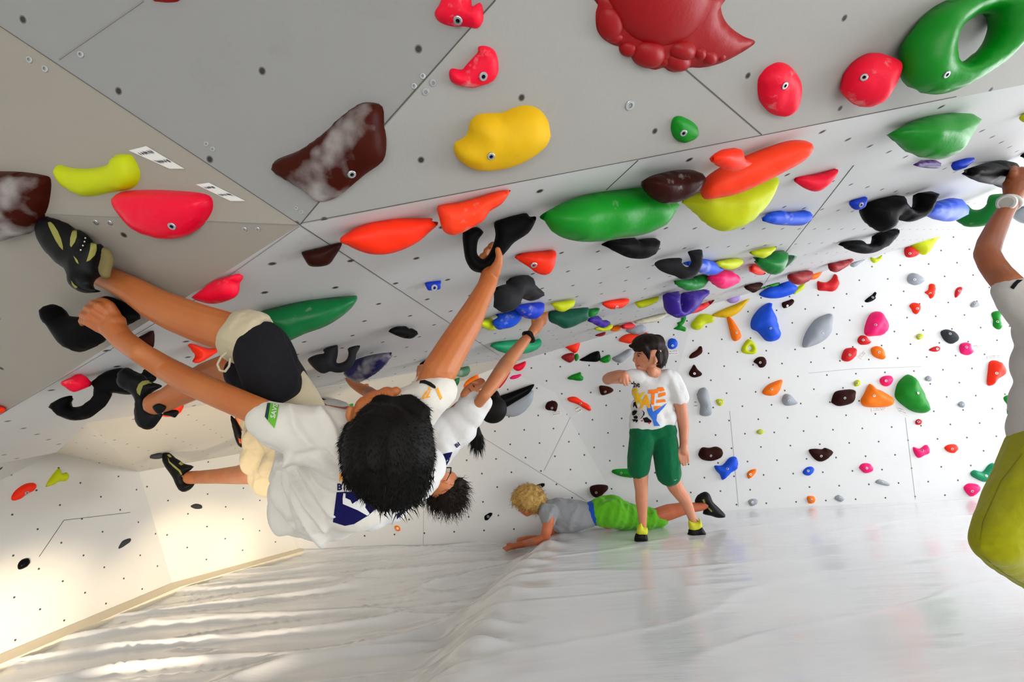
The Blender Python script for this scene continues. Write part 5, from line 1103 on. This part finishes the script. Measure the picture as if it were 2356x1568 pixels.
ell(bm, 1491, 793, T, 37, 26, 38); ell(bm, 1500, 804, T + .04, 30, 30, 26); ell(bm, 1511, 815, T + .02, 25, 34, 32); chain(bm, [(1470, 789, T - .02, 13), (1458, 796, T - .02, 7), (1449, 795, T - .02, 3.5)]); chain(bm, [(1510, 790, T, 22), (1520, 812, T, 14), (1520, 828, T, 9)])
chain(bm, [(1482, 797, T - .10, 10), (1491, 812, T - .10, 7), (1494, 825, T - .10, 3)]); chain(bm, [(1512, 815, T - .09, 10), (1517, 832, T - .09, 7)]); chain(bm, [(1462, 800, T - .05, 5), (1460, 806, T - .05, 2.5)])
h4 = skin_over('hair', bm, .0065, HD, c4, 2, folds=folds_fn(.004, (0, 0, 1), 2, 30, 6)); add_strands(h4, hair_roots(h4, 500, .022, tuple(-CU * 2.2 - CR * .2), .25, normal_w=.25, cond=lambda p: proj(p)[0] > 1484), .0022)
bm = bmesh.new()
chain(bm, [(1470, 866, T + .01, 20), (1500, 884, T + .03, 26), (1535, 868, T + .01, 20)]); chain(bm, [(1470, 866, T, 19), (1448, 866, T, 16)])
chain(bm, [(1545, 872, T, 20), (1556, 895, T, 21), (1564, 914, T, 20)])
for a in ((1500, 900, 48, 34), (1500, 935, 48, 34), (1497, 965, 48, 36), (1478, 978, 30, 28), (1524, 960, 32, 30), (1500, 880, 38, 30)): ell(bm, a[0], a[1], T + .03, a[2], a[3], a[3] * .85)
s4 = skin_over('t_shirt', bm, .0075, TW, c4, 3, folds=folds_fn(.007, tuple(P(1520, 980, T) - P(1480, 880, T)), 1, 12, 11)); bv4 = bvh_of(s4)
YE = simple('print_yellow', '#f0c400', .8); OG = simple('print_deep_orange', '#f07a10', .8); BL = simple('print_blue', '#2a6ad0', .8); GY = simple('print_grey', '#b4b4b4', .8)
AM = simple('print_amber', '#f0aa00', .8)
text_decal('print', bv4, 'the', (1453, 890), (15, 0), (-2, -19), INKB, s4, .006, .02)
text_decal('print', bv4, 'S', (1451, 919), (33, -1), (3, -35), YE, s4, .005, .05); text_decal('print', bv4, 'K', (1461, 930), (30, -3), (4, -36), YE, s4, .0056, .05)
text_decal('print', bv4, 'A', (1473, 938), (33, -3), (4, -40), AM, s4, .006, .05); text_decal('print', bv4, 'T', (1491, 929), (34, -3), (3, -44), OG, s4, .0058, .06)
for m_, q in ((OG, '850 880 860 845 925 838 950 880 900 900'), (OG, '875 920 960 905 962 945 870 975'), (OG, '850 1005 950 995 965 1030 845 1045'),
              (OG, '810 1085 900 1080 880 1110 815 1138'), (BL, '725 1075 770 1058 800 1160 880 1110 975 1048 940 1100 850 1200 842 1270 890 1340 815 1342 790 1260 740 1190 720 1130'), (INKB, '665 1240 720 1225 780 1275 770 1300 690 1295'),
              (GY, '528 1150 560 1120 610 1112 660 1140 680 1180 660 1225 610 1258 560 1250 528 1200')):
    decal('print', bv4, pts('O4', q), m_, s4, .0055, step=1.6)
for q in ('528 1155 560 1135 595 1145 585 1175 555 1205 528 1200', '540 1220 580 1205 605 1225 590 1250 555 1245', '520 1260 560 1250 605 1262 600 1280 580 1300 570 1275 545 1290 540 1270', '545 1040 575 1025 580 1060 600 1110 585 1115 560 1075 545 1110 540 1080', '655 1130 690 1165 688 1195 660 1232 625 1262 668 1205 675 1170'): decal('print', bv4, pts('O4', q), INKB, s4, .007, step=1.6)
for q in ('640 1270 665 1262 668 1280 650 1285', '735 1295 765 1290 760 1315 738 1312'): decal('print', bv4, pts('O4', q), simple('print_red', '#d02040', .8), s4, .007, step=1.5)
GS = cloth('shorts_green', '#04603a', .5, 8)
bm = bmesh.new(); chain(bm, [(1472, 995, T + .02, 24), (1500, 992, T + .03, 30), (1532, 992, T + .02, 26)]); chain(bm, [(1478, 1010, T, 29), (1471, 1050, T, 26), (1469, 1078, T, 24)]); chain(bm, [(1528, 1010, T + .02, 30), (1534, 1055, T, 29), (1538, 1090, T, 28)])
g4 = skin_over('shorts', bm, .0075, GS, c4, 3, folds=folds_fn(.006, (0, 0, 1), 1, 12, 4)); decal('print', bvh_of(g4), [(1550, 1103), (1553, 1105), (1559, 1102), (1553, 1104)], WHT, g4, .003, step=1)
YU = simple('shoe_yellow', '#c8c820', .7)
for q, up, t_ in (('1082 1436 1085 1405 1100 1385 1135 1378 1160 1385 1170 1412 1165 1440 1120 1446 1090 1444', '1100 1395 1100 1350 1125 1318 1140 1345 1168 1350 1168 1390 1135 1400', T - .05), ('1432 1408 1436 1375 1450 1350 1500 1345 1520 1340 1545 1375 1550 1392 1510 1400 1450 1412', '1442 1360 1438 1300 1455 1310 1500 1310 1505 1285 1520 1310 1525 1345 1480 1370', tB2 - .03)):
    s_ = shoe('L2', q, t_, c4, thick=1.0, fine=14); u_ = pillow('shoe_upper', 'L2', up, t_ + .0, YU, s_, .9, fine=12)

# ================================================================== LYING BOY
tG = depth(at_z(1400, 1216, 0)) - .03
c5 = person(at_z(1400, 1214, 0), 'blond curly-haired boy lying on his stomach in grey t-shirt and lime green shorts')
SKR = skin_mat('skin_ruddy', '#be6a44'); bm = bmesh.new(); T = tG
ell(bm, 1216, 1147, T, 28, 28, 27); ell(bm, 1209, 1160, T, 17, 19, 18); chain(bm, [(1199, 1172, T, 5), (1195, 1173, T, 3.2)]); chain(bm, [(1206, 1176, T, 7), (1213, 1181, T, 6.5), (1222, 1174, T, 9)]); chain(bm, [(1201, 1177, T, 3.6), (1205, 1178, T, 5)])
chain(bm, [(1230, 1166, T, 13), (1248, 1170, T, 16), (1262, 1180, T, 18), (1300, 1184, T, 22), (1345, 1186, T, 22), (1385, 1186, T, 22), (1400, 1190, T, 26), (1450, 1188, T, 17), (1500, 1190, T, 16), (1520, 1183, T, 17.5), (1540, 1177, T, 18), (1565, 1171, T, 15), (1592, 1167, T, 11), (1612, 1164, T, 10.5), (1625, 1158, T, 10)])
tA = depth(at_z(1180, 1262, -.16)) - .0
chain(bm, [(1262, 1185, T - .1, 17), (1262, 1200, T - .14, 13.5), (1258, 1220, T - .16, 12), (1254, 1236, T - .15, 10.5), (1235, 1244, T - .14, 9.5), (1208, 1250, tA, 8), (1190, 1254, tA, 7), (1178, 1256, tA, 7.5)])
for i in range(4): chain(bm, [(1178, 1255 + i * 1.6, tA - i * .01, 3.2), (1168 + i, 1256 + i * 2.2, tA - i * .015, 2.5), (1158 + i * 2.4, 1260 + i * 2.2, tA - i * .015, 2.1)])
chain(bm, [(1182, 1252, tA, 3.4), (1174, 1250, tA, 2.6), (1167, 1251, tA, 2.2)])
tA2 = depth(at_z(1210, 1244, -.14))
chain(bm, [(1275, 1200, T + .1, 15), (1275, 1228, T + .08, 9), (1240, 1238, tA2, 7.5), (1215, 1240, tA2, 8), (1195, 1243, tA2, 7)])
sk5 = skin_over('body', bm, .0048, SKR, c5, 2)
b5 = bvh_of(sk5); decal('mouth', b5, pts('P2', '278 420 300 425 296 434 280 432'), simple('lips_red', '#a8423c', .5), sk5, .003, step=.8)
HBL = simple('hair_blond', '#b8924c', .55); bm = bmesh.new(); ell(bm, 1217, 1142, T, 35, 27, 33); ell(bm, 1232, 1152, T, 24, 22, 26); ell(bm, 1192, 1148, T, 14, 13, 20); ell(bm, 1215, 1160, T - .09, 12, 10, 8)
h5 = skin_over('hair', bm, .007, HBL, c5, 1, folds=folds_fn(.012, (0, 0, 1), 20, 26, 3)); add_strands(h5, hair_roots(h5, 600, .035, tuple(-CU * .6), .8), .0035, .012, 8)
GT = cloth('tshirt_grey', '#8d9094', .6, 8); bm = bmesh.new()
chain(bm, [(1262, 1172, T, 22), (1285, 1178, T, 31), (1310, 1184, T, 34), (1335, 1184, T, 31), (1348, 1186, T, 27)]); chain(bm, [(1262, 1176, T - .08, 22), (1260, 1196, T - .12, 17)]); chain(bm, [(1285, 1200, T, 22), (1320, 1202, T, 20)])
skin_over('t_shirt', bm, .0075, GT, c5, 3, folds=folds_fn(.011, tuple(P(1300, 1215, T) - P(1330, 1150, T)), 1, 12, 13))
bm = bmesh.new(); chain(bm, [(1360, 1180, T, 27), (1374, 1178, T, 29)]); w_ = skin_over('waistband', bm, .0075, cloth('boxer_blue', '#1a4fb4', .3, 9), c5, 3); w_['label'] = 'blue underwear waistband showing above the shorts'
LG = cloth('shorts_lime', '#5cae22', .7, 9); bm = bmesh.new(); chain(bm, [(1386, 1176, T, 33), (1410, 1176, T, 36), (1435, 1186, T, 30), (1470, 1190, T, 25), (1505, 1192, T, 21), (1518, 1194, T, 19)])
skin_over('shorts', bm, .0075, LG, c5, 3, folds=folds_fn(.012, tuple(P(1420, 1215, T) - P(1440, 1150, T)), 1, 16, 17))
shoe('P2', '1930 300 1960 245 2030 212 2075 240 2105 310 2160 365 2222 432 2212 462 2150 466 2080 445 2012 430 2012 400 2028 355 1985 320 1940 320', T, c5, thick=.9, patches=[(SUEDE, '2000 290 2020 285 2040 340 2100 400 2090 410 2030 350')], fine=16)

# ================================================================== CLIMBER AT THE RIGHT EDGE
c6 = person(P(2480, 1525, 1.88), 'climber at the right edge with a white watch, grey-white t-shirt and mustard green trousers')
SK6 = skin_mat('skin_brown', '#9e5c34'); bm = bmesh.new(); tk = 2.12; Tb = 1.8  # one even, darker brown skin tone
chain(bm, [(2340, 425, tk, 26), (2334, 445, tk, 20), (2326, 462, tk - .01, 17), (2313, 486, tk - .03, 17), (2302, 505, tk - .06, 19), (2290, 530, tk - .1, 21.5), (2277, 558, tk - .15, 23.5), (2270, 583, tk - .2, 24), (2282, 608, tk - .24, 25), (2298, 630, tk - .27, 26), (2318, 652, Tb, 28), (2380, 710, Tb, 34), (2430, 800, Tb + .04, 48), (2430, 1000, Tb + .04, 48)]); chain(bm, [(2440, 740, Tb + .04, 40), (2452, 660, Tb + .03, 32), (2456, 600, Tb, 40)]); ell(bm, 2458, 580, Tb, 58, 72, 66); chain(bm, [(2402, 590, Tb, 12), (2408, 600, Tb, 14), (2420, 630, Tb, 24)]); chain(bm, [(2460, 730, Tb + .04, 36), (2520, 760, Tb, 30), (2560, 660, Tb + .1, 26), (2540, 560, Tb + .2, 22), (2530, 470, Tb + .3, 20)]); chain(bm, [(2430, 1000, Tb + .04, 48), (2490, 1150, Tb + .05, 34), (2515, 1300, Tb + .05, 26), (2520, 1420, Tb + .06, 20), (2520, 1490, Tb + .06, 19)]); chain(bm, [(2430, 1000, Tb + .04, 48), (2350, 1160, Tb - .05, 34), (2310, 1245, Tb - .12, 26), (2400, 1340, Tb + .1, 22), (2490, 1390, Tb + .24, 20), (2555, 1428, Tb + .38, 18)]); chain(bm, [(2530, 470, Tb + .3, 20), (2531, 450, Tb + .3, 21)])
for _i in range(4): chain(bm, [(2520 + _i * 9, 445, Tb + .3, 7), (2517 + _i * 10, 420 - (_i % 3) * 3, Tb + .3, 6), (2518 + _i * 10, 404 - (_i % 3) * 3, Tb + .33, 5.5)])
chain(bm, [(2516, 460, Tb + .3, 8), (2504, 445, Tb + .3, 7), (2501, 430, Tb + .31, 6)])
chain(bm, [(2345, 428, tk, 26), (2352, 408, tk, 24)])
for i, (fx, fy) in enumerate(((2333, 388), (2350, 390), (2366, 392), (2380, 398))): chain(bm, [(2334 + i * 15, 420, tk, 9), (2331 + i * 16.5, 398, tk - .015, 8), (fx - 1, fy, tk + .02, 7.5), (fx - 1, fy + 8, tk + .06, 7)])
chain(bm, [(2326, 440, tk, 12), (2324, 418, tk + .02, 10), (2328, 400, tk + .05, 9)])
skin_over('body', bm, .0045, SK6, c6, 2)
_h = bmesh.new(); ell(_h, 2478, 552, Tb - .0, 66, 74, 76); skin_over('hair', _h, .009, HD, c6, 3, folds=folds_fn(.005, (0, 0, 1), 2, 25, 2))
for _x, _y, _t in ((2515, 1500, Tb + .06), (2590, 1445, Tb + .44)):
    _h = bmesh.new(); chain(_h, [(_x, _y - 20, _t, 28), (_x - 5, _y, _t, 30), (_x - 40, _y + 14, _t, 26), (_x - 85, _y + 20, _t, 18)]); skin_over('climbing_shoe', _h, .008, RUB, c6, 3)
WG = cloth('tshirt_greywhite', '#bcb8b4', .5, 6); bm = bmesh.new()
chain(bm, [(2322, 668, Tb, 35), (2345, 690, Tb, 44), (2400, 720, Tb, 60)]); chain(bm, [(2450, 735, Tb + .04, 52), (2510, 750, Tb + .02, 42), (2535, 725, Tb + .03, 38)])
for a in ((2420, 760, 72), (2425, 840, 80), (2425, 930, 84), (2422, 990, 86)): ell(bm, a[0], a[1], Tb + .03, a[2], a[2], a[2] * .9)
s6 = skin_over('t_shirt', bm, .009, WG, c6, 4, folds=folds_fn(.006, (0, 0, 1), 1, 8, 21))
decal('print', bvh_of(s6), pts('O2', '820 1310 850 1270 890 1232 950 1232 900 1270 855 1330'), INKB, s6, .003, step=2)
MU = cloth('trousers_mustard', '#9a9a10', .5, 7); bm = bmesh.new()
chain(bm, [(2425, 1040, Tb, 84), (2395, 1110, Tb - .03, 84), (2352, 1165, Tb - .08, 72), (2312, 1215, Tb - .13, 58), (2293, 1248, Tb - .16, 51), (2310, 1275, Tb - .1, 42), (2350, 1305, Tb, 38), (2410, 1345, Tb + .1, 36), (2500, 1400, Tb + .25, 30)])
chain(bm, [(2425, 1040, Tb, 84), (2500, 1180, Tb + .05, 62), (2518, 1330, Tb + .05, 42), (2520, 1455, Tb + .06, 36)])
tr6 = skin_over('trousers', bm, .007, MU, c6, 4, folds=line_folds([(pts('O3', '200 810 260 795 330 790 400 800'), 3, .006), (pts('O3', '215 835 280 820 350 815 410 825'), 3, .006), (pts('O3', '215 860 250 840 330 830'), 2.5, .005), (pts('O3', '200 825 240 812 300 805'), 2.5, -.006)], folds_fn(.003, (.3, 0, 1), 1, 9, 25)))
b6 = bvh_of(tr6)
for q in ('457 336 461 338 348 480 298 590 249 700 234 800 231 800 245 700 294 590 345 478', '240 885 300 930 380 990 469 1040 469 1044 378 994 296 934'): decal('seam', b6, pts('O3', q), simple('seam_olive', '#7a7a0c', .9), tr6, .002, step=4)
WW = simple('watch_white', '#cfccc8', .45); bm = bmesh.new()
ax6 = P(2334, 445, tk) - P(2313, 486, tk - .03); torus(bm, P(2322, 466, tk - .01), ax6, .034, .011, 18)
wa = skin_over('watch', bm, .0035, WW, c6, 2); wa['label'] = 'chunky white wristwatch'
bm = bmesh.new(); fc = P(2316, 466, tk - .055); nn = (CAM - fc).normalized()
bmesh.ops.create_cone(bm, cap_ends=True, segments=28, radius1=.034, radius2=.029, depth=.014, matrix=Matrix.Translation(fc) @ nn.to_track_quat('Z', 'Y').to_matrix().to_4x4())
link('watch_case', from_bm('watch_case', bm), WW, wa, smooth=False)
bm = bmesh.new(); bmesh.ops.create_cone(bm, cap_ends=True, segments=28, radius1=.021, radius2=.021, depth=.003, matrix=Matrix.Translation(fc + nn * .008) @ nn.to_track_quat('Z', 'Y').to_matrix().to_4x4())
link('watch_dial', from_bm('watch_dial', bm), simple('dial_grey', '#a9a6a2', .4), wa, smooth=False)
